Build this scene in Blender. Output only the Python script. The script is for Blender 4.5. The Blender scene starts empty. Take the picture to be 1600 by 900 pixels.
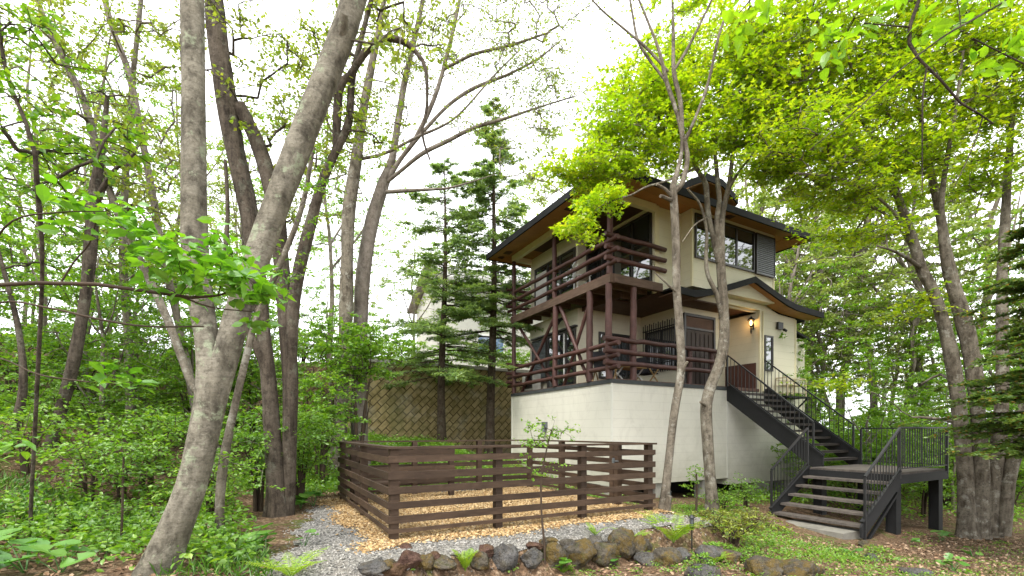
import bpy, math, random
import numpy as np

# ------------------------------------------------------------------ scene, camera, light
scene = bpy.context.scene
col = scene.collection
rng = np.random.default_rng(7)
random.seed(7)

FPX, CX, HY, CAMZ = 729.0, 800.0, 675.0, 1.3
cam_d = bpy.data.cameras.new('camera')
cam = bpy.data.objects.new('camera', cam_d)
col.objects.link(cam)
cam.location = (0, 0, CAMZ)
cam.rotation_euler = (math.radians(90), 0, 0)
cam_d.sensor_width = 36.0
cam_d.lens = 36.0 * FPX / 1600.0
cam_d.shift_y = (HY - 450.0) / 1600.0
cam_d.clip_start = 0.05
cam_d.clip_end = 2000
scene.camera = cam

SUN_EL, SUN_AZ = math.radians(58), math.radians(205)     # azimuth measured clockwise from +Y
world = bpy.data.worlds.new('World')
scene.world = world
world.use_nodes = True
wn, wl = world.node_tree.nodes, world.node_tree.links
wn.clear()
w_out = wn.new('ShaderNodeOutputWorld')
w_bg = wn.new('ShaderNodeBackground')
w_bg.inputs['Strength'].default_value = 0.12
w_sky = wn.new('ShaderNodeTexSky')
w_sky.sky_type = 'NISHITA'
w_sky.sun_disc = False
w_sky.sun_elevation = SUN_EL
w_sky.sun_rotation = SUN_AZ
w_sky.dust_density = 3.0
w_tc = wn.new('ShaderNodeTexCoord')
w_map = wn.new('ShaderNodeMapping')
w_map.inputs['Scale'].default_value = (1, 1, 2.2)
w_noise = wn.new('ShaderNodeTexNoise')
w_noise.inputs['Scale'].default_value = 1.6
w_noise.inputs['Detail'].default_value = 5
w_ramp = wn.new('ShaderNodeValToRGB')
w_ramp.color_ramp.elements[0].position = 0.25
w_ramp.color_ramp.elements[0].color = (8.2, 8.4, 8.9, 1)
w_ramp.color_ramp.elements[1].position = 0.75
w_ramp.color_ramp.elements[1].color = (11.0, 11.0, 11.1, 1)
w_mix = wn.new('ShaderNodeMixRGB')
w_mix.inputs['Fac'].default_value = 0.93
wl.new(w_tc.outputs['Generated'], w_map.inputs['Vector'])
wl.new(w_map.outputs['Vector'], w_noise.inputs['Vector'])
wl.new(w_noise.outputs['Fac'], w_ramp.inputs['Fac'])
wl.new(w_sky.outputs['Color'], w_mix.inputs['Color1'])
wl.new(w_ramp.outputs['Color'], w_mix.inputs['Color2'])
wl.new(w_mix.outputs['Color'], w_bg.inputs['Color'])
wl.new(w_bg.outputs['Background'], w_out.inputs['Surface'])

sun_d = bpy.data.lights.new('sun', 'SUN')
sun_d.energy = 1.5
sun_d.angle = math.radians(14)
sun_d.color = (1.0, 0.95, 0.86)
sun = bpy.data.objects.new('sun', sun_d)
col.objects.link(sun)
sun.rotation_euler = (math.pi / 2 - SUN_EL, 0, math.pi - SUN_AZ)
sun.location = (0, -20, 40)

scene.view_settings.view_transform = 'Standard'
scene.view_settings.look = 'None'
scene.view_settings.exposure = 1.55
scene.view_settings.gamma = 1.0
scene.view_settings.use_curve_mapping = False
scene.render.engine = 'CYCLES'
cy = scene.cycles
cy.max_bounces = 10
cy.diffuse_bounces = 7
cy.glossy_bounces = 3
cy.transmission_bounces = 7
cy.transparent_max_bounces = 4
cy.sample_clamp_indirect = 6.0
cy.caustics_reflective = False
cy.caustics_refractive = False
cy.use_denoising = True

# ------------------------------------------------------------------ frames and helpers
TH = math.radians(28.75)
RV = np.array([math.cos(TH), math.sin(TH), 0.0])      # along the front of the house
LV = np.array([-math.sin(TH), math.cos(TH), 0.0])     # along the side of the house
HC = np.array([2.60, 12.15, 0.0])                      # near corner of the house
FL = np.array([-1.44, 5.53, 0.0])                      # near corner of the fence

def P(u, v, Y):
    return np.array([(u - CX) / FPX * Y, Y, CAMZ + (HY - v) / FPX * Y])

def H(r, l, z):
    p = HC + r * RV + l * LV
    return np.array([p[0], p[1], z])

def sstep(a, b, x):
    t = np.clip((x - a) / (b - a), 0, 1)
    return t * t * (3 - 2 * t)

_ph = np.random.default_rng(3).uniform(0, 6.28, (4, 6, 2))
_dr = np.random.default_rng(4).uniform(0, 6.28, (4, 6))
def wob(x, y, f):
    s = 0
    for i in range(4):
        for j in range(3):
            k = f * (1.9 ** i)
            a = _dr[i, j]
            s = s + np.sin(k * (np.cos(a) * x + np.sin(a) * y) + _ph[i, j, 0]) / (3 * 1.7 ** i)
    return s

def gz(x, y):
    x = np.asarray(x, float); y = np.asarray(y, float)
    rf = (x - FL[0]) * RV[0] + (y - FL[1]) * RV[1]
    lf = (x - FL[0]) * LV[0] + (y - FL[1]) * LV[1]
    rh = (x - HC[0]) * RV[0] + (y - HC[1]) * RV[1]
    lh = (x - HC[0]) * LV[0] + (y - HC[1]) * LV[1]
    edge = -0.92 + 0.05 * np.sin(rf * 2.3)
    m = sstep(edge - 0.22, edge + 0.06, lf) * (1 - sstep(4.35, 5.0, rf))
    low = -0.33 - 0.24 * sstep(3.0, 7.0, rf) - 0.12 * np.clip(-2.3 - lh, 0, 2.6) * sstep(-1.0, 3.0, rh) - 0.05 * np.clip(rh - 2, 0, 4)
    z = low * (1 - m)
    left = -x - 4.3 + 0.02 * (y - 6)
    hill = 0.31 * np.where(left > 0, np.sqrt(left * left + 0.3) - 0.55, 0).clip(0)
    z = z + hill * (1 - 0.6 * sstep(18, 60, -x))
    back = sstep(11.5, 17.5, y) * (1 - sstep(-0.6, 3.0, rh)) * 0.85
    z = z + back * (1 - sstep(3, 9, hill * 3))
    bw = 1.6 * sstep(-5.2, -6.6, rh) if False else 1.8 * (1 - sstep(-7.0, -5.4, rh))
    up = np.clip((lh - 8.72 + bw) / (.23 + bw * 1.6), 0, 1) ** 1 * (1 - sstep(7.0, 20.0, rh))
    z = z + up * np.maximum(0, 4.0 - z) * 0.97
    bump = wob(x, y, 1.1) * 0.045
    flat = sstep(-1.0, -0.6, lf) * sstep(5.2, 4.4, rf) * sstep(-1.6, -0.4, rf) * sstep(6.5, 4.5, lf) if False else \
        sstep(-1.2, -0.8, lf) * (1 - sstep(4.4, 5.2, rf)) * sstep(-2.0, -0.8, rf) * (1 - sstep(4.5, 6.5, lf))
    return z + bump * (1 - 0.85 * flat)

def g1(x, y):
    return float(gz(np.array([x]), np.array([y]))[0])

def tag(o, label=None, cat=None, group=None, kind=None):
    if label: o['label'] = label
    if cat: o['category'] = cat
    if group: o['group'] = group
    if kind: o['kind'] = kind
    return o

def empty(name, loc=(0, 0, 0), rz=0.0, label=None, cat=None, group=None):
    o = bpy.data.objects.new(name, None)
    o.empty_display_size = 0.2
    o.location = tuple(float(c) for c in loc)
    o.rotation_euler = (0, 0, rz)
    col.objects.link(o)
    return tag(o, label, cat, group)

class G:
    """collects verts / polygons as numpy chunks and links them as one mesh object"""
    def __init__(s):
        s.v, s.l, s.t, s.a, s.n, s.sm = [], [], [], [], 0, []
    def add(s, V, loops, totals, attr=None, smooth=False):
        V = np.asarray(V, float).reshape(-1, 3)
        loops = np.asarray(loops, np.int64).ravel()
        totals = np.asarray(totals, np.int64).ravel()
        s.v.append(V); s.l.append(loops + s.n); s.t.append(totals)
        s.a.append(np.zeros(len(totals)) if attr is None else np.asarray(attr, float))
        s.sm.append(np.full(len(totals), smooth))
        s.n += len(V)
        return s
    def polys(s, V, F, attr=None, smooth=False):
        loops = [i for f in F for i in f]
        return s.add(V, loops, [len(f) for f in F], attr, smooth)
    def box(s, a, b):
        x0, y0, z0 = [min(p, q) for p, q in zip(a, b)]
        x1, y1, z1 = [max(p, q) for p, q in zip(a, b)]
        V = [(x0,y0,z0),(x1,y0,z0),(x1,y1,z0),(x0,y1,z0),(x0,y0,z1),(x1,y0,z1),(x1,y1,z1),(x0,y1,z1)]
        return s.polys(V, [(0,3,2,1),(4,5,6,7),(0,1,5,4),(1,2,6,5),(2,3,7,6),(3,0,4,7)])
    def beam(s, p, q, w, h, up=(0, 0, 1)):
        """box of section w x h from p to q"""
        p = np.asarray(p, float); q = np.asarray(q, float)
        d = q - p; d /= np.linalg.norm(d)
        u = np.asarray(up, float)
        sd = np.cross(d, u); sd /= np.linalg.norm(sd)
        u = np.cross(sd, d)
        V = []
        for c in (p, q):
            for a, b in ((-1,-1),(1,-1),(1,1),(-1,1)):
                V.append(c + sd * a * w / 2 + u * b * h / 2)
        return s.polys(V, [(0,1,2,3),(7,6,5,4),(0,4,5,1),(1,5,6,2),(2,6,7,3),(3,7,4,0)])
    def prism(s, pts, off):
        """polygon (list of 3d points) extruded by the vector off"""
        A = np.asarray(pts, float); n = len(A)
        V = np.vstack([A, A + np.asarray(off, float)])
        F = [tuple(range(n))[::-1], tuple(range(n, 2 * n))]
        F += [(i, (i + 1) % n, n + (i + 1) % n, n + i) for i in range(n)]
        return s.polys(V, F)
    def tube(s, pts, rad, ns=8, smooth=True, cap=True, rough=0.0, rg=None, mod=None):
        A = np.asarray(pts, float); k = len(A)
        rad = np.broadcast_to(np.asarray(rad, float), (k,))
        T = np.gradient(A, axis=0)
        T /= np.linalg.norm(T, axis=1)[:, None] + 1e-12
        n0 = np.cross(T[0], (0.31, 0.95, 0.05) if abs(T[0][2]) > 0.5 else (0, 0, 1.0))
        n0 /= np.linalg.norm(n0) + 1e-12
        ang = np.arange(ns) * 2 * np.pi / ns
        rings = []
        for i in range(k):
            n0 = n0 - T[i] * np.dot(n0, T[i]); n0 /= np.linalg.norm(n0) + 1e-12
            b = np.cross(T[i], n0)
            rr = np.full(ns, rad[i])
            if mod is not None: rr = rr * mod[i]
            if rough:
                rr = rr * (1 + rough * (rg or rng).standard_normal(ns))
            rings.append(A[i] + (np.cos(ang) * rr)[:, None] * n0 + (np.sin(ang) * rr)[:, None] * b)
        V = np.vstack(rings)
        i = np.arange(k - 1)[:, None] * ns; j = np.arange(ns)[None, :]; j2 = (j + 1) % ns
        Q = np.stack([i + j, i + j2, i + ns + j2, i + ns + j], -1).reshape(-1, 4)
        s.add(V, Q, np.full(len(Q), 4), smooth=smooth)
        if cap:
            s.add(rings[0], np.arange(ns)[::-1], [ns]); s.add(rings[-1], np.arange(ns), [ns])
        return s
    def build(s, name, m, parent=None, attr=None):
        me = bpy.data.meshes.new(name)
        V = np.vstack(s.v).astype(np.float32)
        Lp = np.concatenate(s.l).astype(np.int32); T = np.concatenate(s.t).astype(np.int32)
        me.vertices.add(len(V)); me.vertices.foreach_set('co', V.ravel())
        me.loops.add(len(Lp)); me.loops.foreach_set('vertex_index', Lp)
        me.polygons.add(len(T))
        st = np.zeros(len(T), np.int32); st[1:] = np.cumsum(T)[:-1]
        me.polygons.foreach_set('loop_start', st)
        try:
            me.polygons.foreach_set('loop_total', T)
        except Exception:
            pass
        me.polygons.foreach_set('use_smooth', np.concatenate(s.sm).astype(bool))
        if attr:
            at = me.attributes.new(attr, 'FLOAT', 'FACE')
            at.data.foreach_set('value', np.concatenate(s.a).astype(np.float32))
        me.update(calc_edges=True)
        me.materials.append(m)
        o = bpy.data.objects.new(name, me)
        col.objects.link(o)
        if parent is not None: o.parent = parent
        return o

# ------------------------------------------------------------------ materials
class N:
    def __init__(s, name):
        s.m = bpy.data.materials.new(name); s.m.use_nodes = True
        s.n = s.m.node_tree.nodes; s.k = s.m.node_tree.links
        s.n.clear()
        s.out = s.n.new('ShaderNodeOutputMaterial')
    def new(s, t, **kw):
        x = s.n.new('ShaderNode' + t)
        for a, b in kw.items():
            if a in x.inputs.keys(): s.set(x.inputs[a], b)
            else: setattr(x, a, b)
        return x
    def set(s, inp, b):
        if isinstance(b, bpy.types.NodeSocket): s.k.new(b, inp)
        elif isinstance(b, tuple) and len(b) == 3 and inp.type == 'RGBA': inp.default_value = (*b, 1)
        else: inp.default_value = b
    def coord(s, scale=(1, 1, 1), rot=(0, 0, 0), kind='Object'):
        tc = s.new('TexCoord'); mp = s.new('Mapping')
        mp.inputs['Scale'].default_value = scale; mp.inputs['Rotation'].default_value = rot
        s.k.new(tc.outputs[kind], mp.inputs['Vector'])
        return mp.outputs['Vector']
    def noise(s, vec, scale, detail=4, rough=0.55, dist=0.0):
        t = s.new('TexNoise'); s.k.new(vec, t.inputs['Vector'])
        t.inputs['Scale'].default_value = scale; t.inputs['Detail'].default_value = detail
        t.inputs['Roughness'].default_value = rough; t.inputs['Distortion'].default_value = dist
        return t.outputs['Fac']
    def ramp(s, fac, stops, interp='LINEAR'):
        r = s.new('ValToRGB'); s.k.new(fac, r.inputs['Fac'])
        r.color_ramp.interpolation = interp
        e = r.color_ramp.elements
        while len(e) < len(stops): e.new(0.5)
        for x, (p, c) in zip(e, stops):
            x.position = p; x.color = (*c, 1) if len(c) == 3 else c
        return r.outputs['Color']
    def val(s, fac, a, b):
        r = s.new('MapRange'); s.k.new(fac, r.inputs['Value'])
        r.inputs['From Min'].default_value = a; r.inputs['From Max'].default_value = b
        return r.outputs['Result']
    def mix(s, fac, a, b, mode='MIX'):
        x = s.new('MixRGB'); x.blend_type = mode
        s.set(x.inputs['Fac'], fac); s.set(x.inputs['Color1'], a); s.set(x.inputs['Color2'], b)
        return x.outputs['Color']
    def math(s, op, a, b=0.0):
        x = s.new('Math'); x.operation = op
        s.set(x.inputs[0], a); s.set(x.inputs[1], b)
        return x.outputs[0]
    def bump(s, h, strength=0.3, dist=0.02):
        b = s.new('Bump'); s.k.new(h, b.inputs['Height'])
        b.inputs['Strength'].default_value = strength; b.inputs['Distance'].default_value = dist
        return b.outputs['Normal']
    def done(s, color, rough=0.7, normal=None, spec=0.3, metal=0.0, **kw):
        p = s.new('BsdfPrincipled')
        s.set(p.inputs['Base Color'], color); s.set(p.inputs['Roughness'], rough)
        p.inputs['Specular IOR Level'].default_value = spec
        p.inputs['Metallic'].default_value = metal
        if normal is not None: s.k.new(normal, p.inputs['Normal'])
        for a, b in kw.items(): s.set(p.inputs[a.replace('_', ' ')], b)
        s.k.new(p.outputs[0], s.out.inputs['Surface'])
        return s.m

def m_siding(name, base, dirt, pitch, dirty):
    n = N(name)
    v = n.coord()
    sep = n.new('SeparateXYZ'); n.k.new(v, sep.inputs[0])
    f = n.math('FRACT', n.math('DIVIDE', sep.outputs['Z'], pitch))
    line = n.math('LESS_THAN', f, 0.06)
    prof = n.math('ADD', n.math('MULTIPLY', f, -0.55), n.math('MULTIPLY', line, -0.6))
    streak = n.noise(n.coord((1.3, 1.6, 0.8), rot=(.45, .35, .4)), 1.1, 8, .75, 2.0)
    blot = n.noise(v, 1.3, 5)
    fine = n.noise(n.coord((7, 6, 9), rot=(.4, .3, .5)), 1.0, 6, .7, .8)
    c = n.mix(n.math('MULTIPLY', n.val(streak, 0.48, 0.72), dirty), base, dirt)
    c = n.mix(n.math('MULTIPLY', n.val(blot, 0.5, 0.8), dirty * 0.6), c, tuple(x * 0.82 for x in base))
    c = n.mix(n.math('MULTIPLY', line, 0.20), c, tuple(x * 0.55 for x in base))
    if dirty > .4:
        foot = n.math('ADD', sep.outputs['Z'], n.math('MULTIPLY', n.noise(v, 2.2, 7, .7), -1.5))
        fm = n.new('MapRange'); n.k.new(foot, fm.inputs['Value']); fm.inputs['From Min'].default_value = .15; fm.inputs['From Max'].default_value = -.75
        c = n.mix(n.math('MULTIPLY', fm.outputs[0], 0.45), c, (0.27, 0.26, 0.19))
        rain = n.math('ADD', sep.outputs['Z'], n.math('MULTIPLY', n.noise(n.coord((2.1, 1.9, .8), rot=(.4, .3, .3)), 1.2, 8, .75, 2.0), 2.6))
        rm = n.new('MapRange'); n.k.new(rain, rm.inputs['Value']); rm.inputs['From Min'].default_value = 3.55; rm.inputs['From Max'].default_value = 4.1
        c = n.mix(n.math('MULTIPLY', rm.outputs[0], 0.20), c, (0.33, 0.31, 0.27))
    h = n.math('ADD', prof, n.math('MULTIPLY', fine, 0.12))
    return n.done(c, 0.62, n.bump(h, 0.35, 0.015), 0.25)

def m_wood(name, c1, c2, scale=(2, 2, 30), rough=0.7, axis='z', spec=0.25, bump=0.25):
    n = N(name)
    v = n.coord(scale)
    a = n.noise(v, 1.0, 6, 0.6)
    b = n.noise(n.coord(), 1.7, 4)
    k = n.noise(n.coord(), 9.0, 3)
    c = n.mix(n.val(a, 0.3, 0.7), c1, c2)
    c = n.mix(n.math('MULTIPLY', n.val(b, 0.45, 0.75), 0.5), c, tuple(x * 0.6 for x in c1))
    c = n.mix(n.math('MULTIPLY', n.val(k, 0.6, 0.75), 0.35), c, tuple(min(1, x * 1.5) for x in c2))
    oi = n.new('ObjectInfo')
    hs = n.new('HueSaturation'); n.k.new(c, hs.inputs['Color'])
    n.k.new(n.math('ADD', n.math('MULTIPLY', oi.outputs['Random'], 0.5), 0.75), hs.inputs['Value'])
    c = hs.outputs['Color']
    return n.done(c, rough, n.bump(a, bump, 0.01), spec)

def m_plain(name, c, rough=0.6, spec=0.3, metal=0.0, var=0.25, sc=4.0):
    n = N(name)
    a = n.noise(n.coord(), sc, 5)
    b = n.noise(n.coord(), sc * 9, 3)
    f = n.math('ADD', n.math('MULTIPLY', a, 0.7), n.math('MULTIPLY', b, 0.3))
    cc = n.mix(n.val(f, 0.3, 0.7), tuple(x * (1 - var) for x in c), tuple(min(1, x * (1 + var)) for x in c))
    return n.done(cc, n.val(b, -0.4 + (1 - rough), 1.6 - rough) if False else rough, n.bump(b, 0.08, 0.005), spec, metal)

def m_bark(name, dark, mid, pale, lichen=0.3, ridge=(14, 14, 2.0), bump=0.6, lichen_c=(0.36, 0.40, 0.30), horiz=0.0):
    n = N(name)
    v = n.coord()
    r = n.noise(n.coord(ridge, rot=(.1, .15, .3)), 1.0, 8, 0.68)
    blot = n.noise(v, 2.6, 8, 0.72)
    fine = n.noise(v, 34.0, 6, 0.7)
    spot = n.noise(v, 5.0, 7, 0.7)
    pit = n.noise(v, 12.0, 6, 0.75)
    c = n.mix(n.val(r, 0.36, 0.60), dark, mid)
    c = n.mix(n.math('MULTIPLY', n.val(blot, 0.44, 0.60), 0.7), c, pale)
    c = n.mix(n.math('MULTIPLY', n.val(pit, 0.54, 0.64), 0.6), c, dark)
    c = n.mix(n.math('MULTIPLY', n.val(spot, 0.56, 0.62), lichen), c, lichen_c)
    c = n.mix(n.math('MULTIPLY', n.val(fine, 0.52, 0.70), 0.5), c, tuple(x * .7 for x in dark))
    hh = n.math('ADD', n.math('MULTIPLY', r, 1.0), n.math('ADD', n.math('MULTIPLY', fine, 0.4), n.math('MULTIPLY', pit, -0.6)))
    if horiz:
        w = n.noise(n.coord((5, 5, 46)), 1.0, 6, .65)
        c = n.mix(n.math('MULTIPLY', n.val(w, 0.52, 0.62), horiz), c, tuple(x * 0.5 for x in mid))
    return n.done(c, 0.9, n.bump(hh, min(1, bump * 1.5), 0.04), 0.15)

def m_leaf(name, stops, trans=0.45, tint=(1.25, 1.2, 0.6), gloss=0.05, patch=0.5, alt=None, dead=None):
    """leaf colour varies from leaf to leaf (face attribute) and from bough to bough"""
    n = N(name)
    at = n.new('Attribute'); at.attribute_name = 'rnd'
    nn = len(stops)
    c = n.ramp(at.outputs['Fac'], [(i / (nn - 1), s) for i, s in enumerate(stops)])
    if alt is not None:
        geo = n.new('NewGeometry')
        ns = n.noise(geo.outputs['Position'], 0.9, 3)
        c = n.mix(n.math('MULTIPLY', n.val(ns, 0.45, 0.65), patch), c, alt)
    if dead is not None:
        c = n.mix(n.math('GREATER_THAN', at.outputs['Fac'], 0.94), c, dead)
    d = n.new('BsdfDiffuse'); n.k.new(c, d.inputs['Color'])
    t = n.new('BsdfTranslucent')
    tc = n.mix(1.0, c, tint, 'MULTIPLY'); n.k.new(tc, t.inputs['Color'])
    mx = n.new('MixShader'); mx.inputs[0].default_value = trans
    n.k.new(d.outputs[0], mx.inputs[1]); n.k.new(t.outputs[0], mx.inputs[2])
    g = n.new('BsdfGlossy'); g.inputs['Roughness'].default_value = 0.45
    g.inputs['Color'].default_value = (0.9, 0.95, 0.9, 1)
    m2 = n.new('MixShader'); m2.inputs[0].default_value = gloss
    n.k.new(mx.outputs[0], m2.inputs[1]); n.k.new(g.outputs[0], m2.inputs[2])
    n.k.new(m2.outputs[0], n.out.inputs['Surface'])
    return n.m

M = {}
M['cream'] = m_siding('cream_siding', (0.65, 0.618, 0.485), (0.50, 0.465, 0.36), 0.235, 0.22)
M['base'] = m_siding('base_siding', (0.605, 0.587, 0.51), (0.42, 0.40, 0.345), 0.235, 0.5)
M['trim'] = m_plain('cream_trim', (0.66, 0.61, 0.42), 0.6, 0.3, var=0.08)
M['trim_base'] = m_plain('base_trim', (0.59, 0.58, 0.52), 0.6, 0.3, var=0.06)
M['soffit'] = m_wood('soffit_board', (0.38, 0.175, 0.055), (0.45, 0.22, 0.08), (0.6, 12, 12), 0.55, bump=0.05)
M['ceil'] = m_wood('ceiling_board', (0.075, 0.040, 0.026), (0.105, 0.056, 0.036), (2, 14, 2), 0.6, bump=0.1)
M['roof'] = m_plain('roof_metal', (0.016, 0.0165, 0.017), 0.8, 0.15, var=0.35, sc=2.0)
M['band'] = m_plain('deck_edge_metal', (0.048, 0.052, 0.053), 0.75, 0.2, var=0.2)
M['log'] = m_wood('red_brown_log', (0.050, 0.021, 0.017), (0.088, 0.039, 0.032), (5, 5, 5), 0.55, spec=0.35)
M['beam'] = m_wood('weathered_beam', (0.080, 0.048, 0.033), (0.15, 0.10, 0.07), (3, 3, 22), 0.75)
M['deck'] = m_wood('deck_board', (0.12, 0.06, 0.045), (0.17, 0.095, 0.07), (14, 2, 2), 0.7)
M['frame'] = m_plain('window_frame_bronze', (0.030, 0.026, 0.023), 0.4, 0.5, var=0.2)
M['shutter'] = m_plain('shutter_grey', (0.10, 0.112, 0.12), 0.45, 0.5, var=0.12)
M['door'] = m_wood('door_wood', (0.022, 0.014, 0.011), (0.038, 0.024, 0.018), (12, 12, 1), 0.5)
M['skirt'] = m_wood('brown_panel', (0.090, 0.040, 0.032), (0.125, 0.058, 0.046), (22, 22, 1), 0.6)
M['black'] = m_plain('black_metal', (0.014, 0.014, 0.015), 0.45, 0.5, var=0.2)
M['steel'] = m_plain('stair_paint', (0.013, 0.0133, 0.014), 0.62, 0.3, var=0.3, sc=3)
M['tread'] = m_wood('stair_tread', (0.060, 0.052, 0.046), (0.115, 0.098, 0.085), (3, 14, 3), 0.75)
M['block'] = m_plain('concrete_block', (0.30, 0.29, 0.255), 0.9, 0.2, var=0.3, sc=2.5)
M['pad'] = m_plain('worn_concrete', (0.19, 0.18, 0.155), 0.9, 0.2, var=0.35, sc=3)
M['dark'] = m_plain('crawl_shade', (0.02, 0.018, 0.016), 0.9, 0.1)  # near-black colour standing in for the shade under the floor
M['white'] = m_plain('white_plastic', (0.72, 0.72, 0.70), 0.5, 0.4, var=0.06)
M['fence'] = m_wood('fence_stain', (0.039, 0.024, 0.015), (0.076, 0.048, 0.031), (4, 4, 26), 0.68)
M['rack'] = m_plain('tan_pipe', (0.50, 0.42, 0.27), 0.5, 0.4, var=0.1)
M['house2'] = m_plain('pale_render', (0.46, 0.46, 0.41), 0.85, 0.2, var=0.1, sc=1.0)
M['house2roof'] = m_plain('pale_roof', (0.30, 0.29, 0.28), 0.7, 0.3, var=0.2)
M['curtain'] = m_plain('curtain_cloth', (0.62, 0.62, 0.60), 0.9, 0.1, var=0.1)
M['tanwood'] = m_wood('tan_wood', (0.30, 0.19, 0.08), (0.42, 0.28, 0.13), (4, 4, 4), 0.7)
M['cloth'] = m_plain('dark_canvas', (0.035, 0.035, 0.04), 0.9, 0.1)

def m_glass(name, tint, rough=0.02):
    n = N(name)
    a = n.noise(n.coord(), 1.1, 3)
    return n.done(tint, rough, n.bump(a, 0.03, 0.05), 1.0)
M['glass'] = m_glass('dark_glass', (0.020, 0.024, 0.024))
M['glass'].node_tree.nodes['Principled BSDF'].inputs['IOR'].default_value = 1.9
M['glass_blue'] = m_glass('blue_glass', (0.10, 0.16, 0.26))

n = N('lamp_glow'); e = n.new('Emission'); e.inputs['Color'].default_value = (1, 0.55, 0.16, 1); e.inputs['Strength'].default_value = 6
n.k.new(e.outputs[0], n.out.inputs['Surface']); M['glow'] = n.m

# retaining wall of stones laid on the diagonal
n = N('diagonal_stone')
v = n.coord(rot=(math.radians(90), 0, 0))
mp = n.new('Mapping'); n.k.new(v, mp.inputs['Vector']); mp.inputs['Rotation'].default_value = (0, 0, math.radians(45))
br = n.new('TexBrick'); n.k.new(mp.outputs[0], br.inputs['Vector'])
br.inputs['Scale'].default_value = 1.0; br.inputs['Brick Width'].default_value = 0.46; br.inputs['Row Height'].default_value = 0.23
br.inputs['Mortar Size'].default_value = 0.018; br.inputs['Mortar Smooth'].default_value = 0.3
br.inputs['Color1'].default_value = (0.24, 0.185, 0.085, 1); br.inputs['Color2'].default_value = (0.33, 0.265, 0.135, 1)
br.inputs['Mortar'].default_value = (0.055, 0.040, 0.022, 1)
b1 = n.noise(n.coord(), 1.2, 5); b2 = n.noise(n.coord(), 5.0, 5)
c = n.mix(n.math('MULTIPLY', n.val(b1, 0.5, 0.75), 0.6), br.outputs['Color'], (0.37, 0.345, 0.28))
c = n.mix(n.math('MULTIPLY', n.val(b2, 0.46, 0.66), 0.65), c, (0.10, 0.085, 0.035))
c = n.mix(n.math('MULTIPLY', n.val(n.noise(n.coord((1, 1, .5)), 0.8, 6, .7), 0.5, 0.62), 0.45), c, (0.11, 0.115, 0.045))
hh = n.math('ADD', n.math('MULTIPLY', br.outputs['Fac'], -1.0), n.math('MULTIPLY', b2, 0.5))
M['stonewall'] = n.done(c, 0.9, n.bump(hh, 0.9, 0.05), 0.15)

# ground: leaf litter with moss and soil
n = N('forest_floor')
v = n.coord()
a = n.noise(v, 0.55, 4); b = n.noise(v, 4.0, 6, 0.65); d = n.noise(v, 26, 5, 0.7)
vo = n.new('TexVoronoi'); n.k.new(v, vo.inputs['Vector']); vo.inputs['Scale'].default_value = 22
vc = n.new('SeparateColor'); n.k.new(vo.outputs['Color'], vc.inputs[0])
lit = n.ramp(vc.outputs[0], [(0.0, (0.10, 0.062, 0.036)), (0.4, (0.20, 0.125, 0.075)), (0.75, (0.30, 0.20, 0.13)), (1.0, (0.38, 0.29, 0.20))])
lit = n.mix(n.val(d, 0.42, 0.62), (0.085, 0.055, 0.034), lit)
moss = n.ramp(d, [(0.3, (0.040, 0.065, 0.012)), (0.7, (0.12, 0.17, 0.03))])
c = n.mix(n.val(n.math('ADD', n.math('MULTIPLY', a, 0.55), n.math('MULTIPLY', b, 0.45)), 0.53, 0.64), lit, moss)
M['floor'] = n.done(c, 0.95, n.bump(n.math('ADD', d, b), 0.8, 0.04), 0.1)

n = N('grey_gravel')
v = n.coord(); vo = n.new('TexVoronoi'); n.k.new(v, vo.inputs['Vector']); vo.inputs['Scale'].default_value = 55
vc = n.new('SeparateColor'); n.k.new(vo.outputs['Color'], vc.inputs[0])
b = n.noise(v, 1.6, 4)
c = n.ramp(vc.outputs[0], [(0, (0.10, 0.098, 0.09)), (0.5, (0.22, 0.21, 0.19)), (1, (0.35, 0.335, 0.305))])
c = n.mix(n.math('MULTIPLY', n.val(b, 0.45, 0.7), 0.5), c, (0.20, 0.165, 0.12))
M['gravel'] = n.done(c, 0.9, n.bump(vo.outputs['Distance'], 0.9, 0.02), 0.2)

n = N('wood_chip_bed')
v = n.coord(); vo = n.new('TexVoronoi'); n.k.new(v, vo.inputs['Vector']); vo.inputs['Scale'].default_value = 42
vc = n.new('SeparateColor'); n.k.new(vo.outputs['Color'], vc.inputs[0])
c = n.ramp(vc.outputs[0], [(0, (0.20, 0.12, 0.055)), (0.5, (0.35, 0.225, 0.105)), (1, (0.46, 0.335, 0.18))])
M['chipbed'] = n.done(c, 0.9, n.bump(vo.outputs['Distance'], 0.8, 0.02), 0.15)

def m_rnd(name, stops, rough=0.85):
    n = N(name); at = n.new('Attribute'); at.attribute_name = 'rnd'
    c = n.ramp(at.outputs['Fac'], [(i / (len(stops) - 1), s) for i, s in enumerate(stops)])
    return n.done(c, rough, None, 0.2)
M['chips'] = m_rnd('wood_chip', [(0.20, 0.115, 0.050), (0.37, 0.235, 0.10), (0.47, 0.33, 0.16), (0.56, 0.44, 0.27)])
M['pebbles'] = m_rnd('pebble', [(0.08, 0.08, 0.075), (0.19, 0.185, 0.17), (0.27, 0.255, 0.23), (0.42, 0.40, 0.37)])
M['litter'] = m_rnd('fallen_leaf', [(0.085, 0.052, 0.032), (0.19, 0.115, 0.068), (0.29, 0.185, 0.115), (0.40, 0.30, 0.21)])

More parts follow.
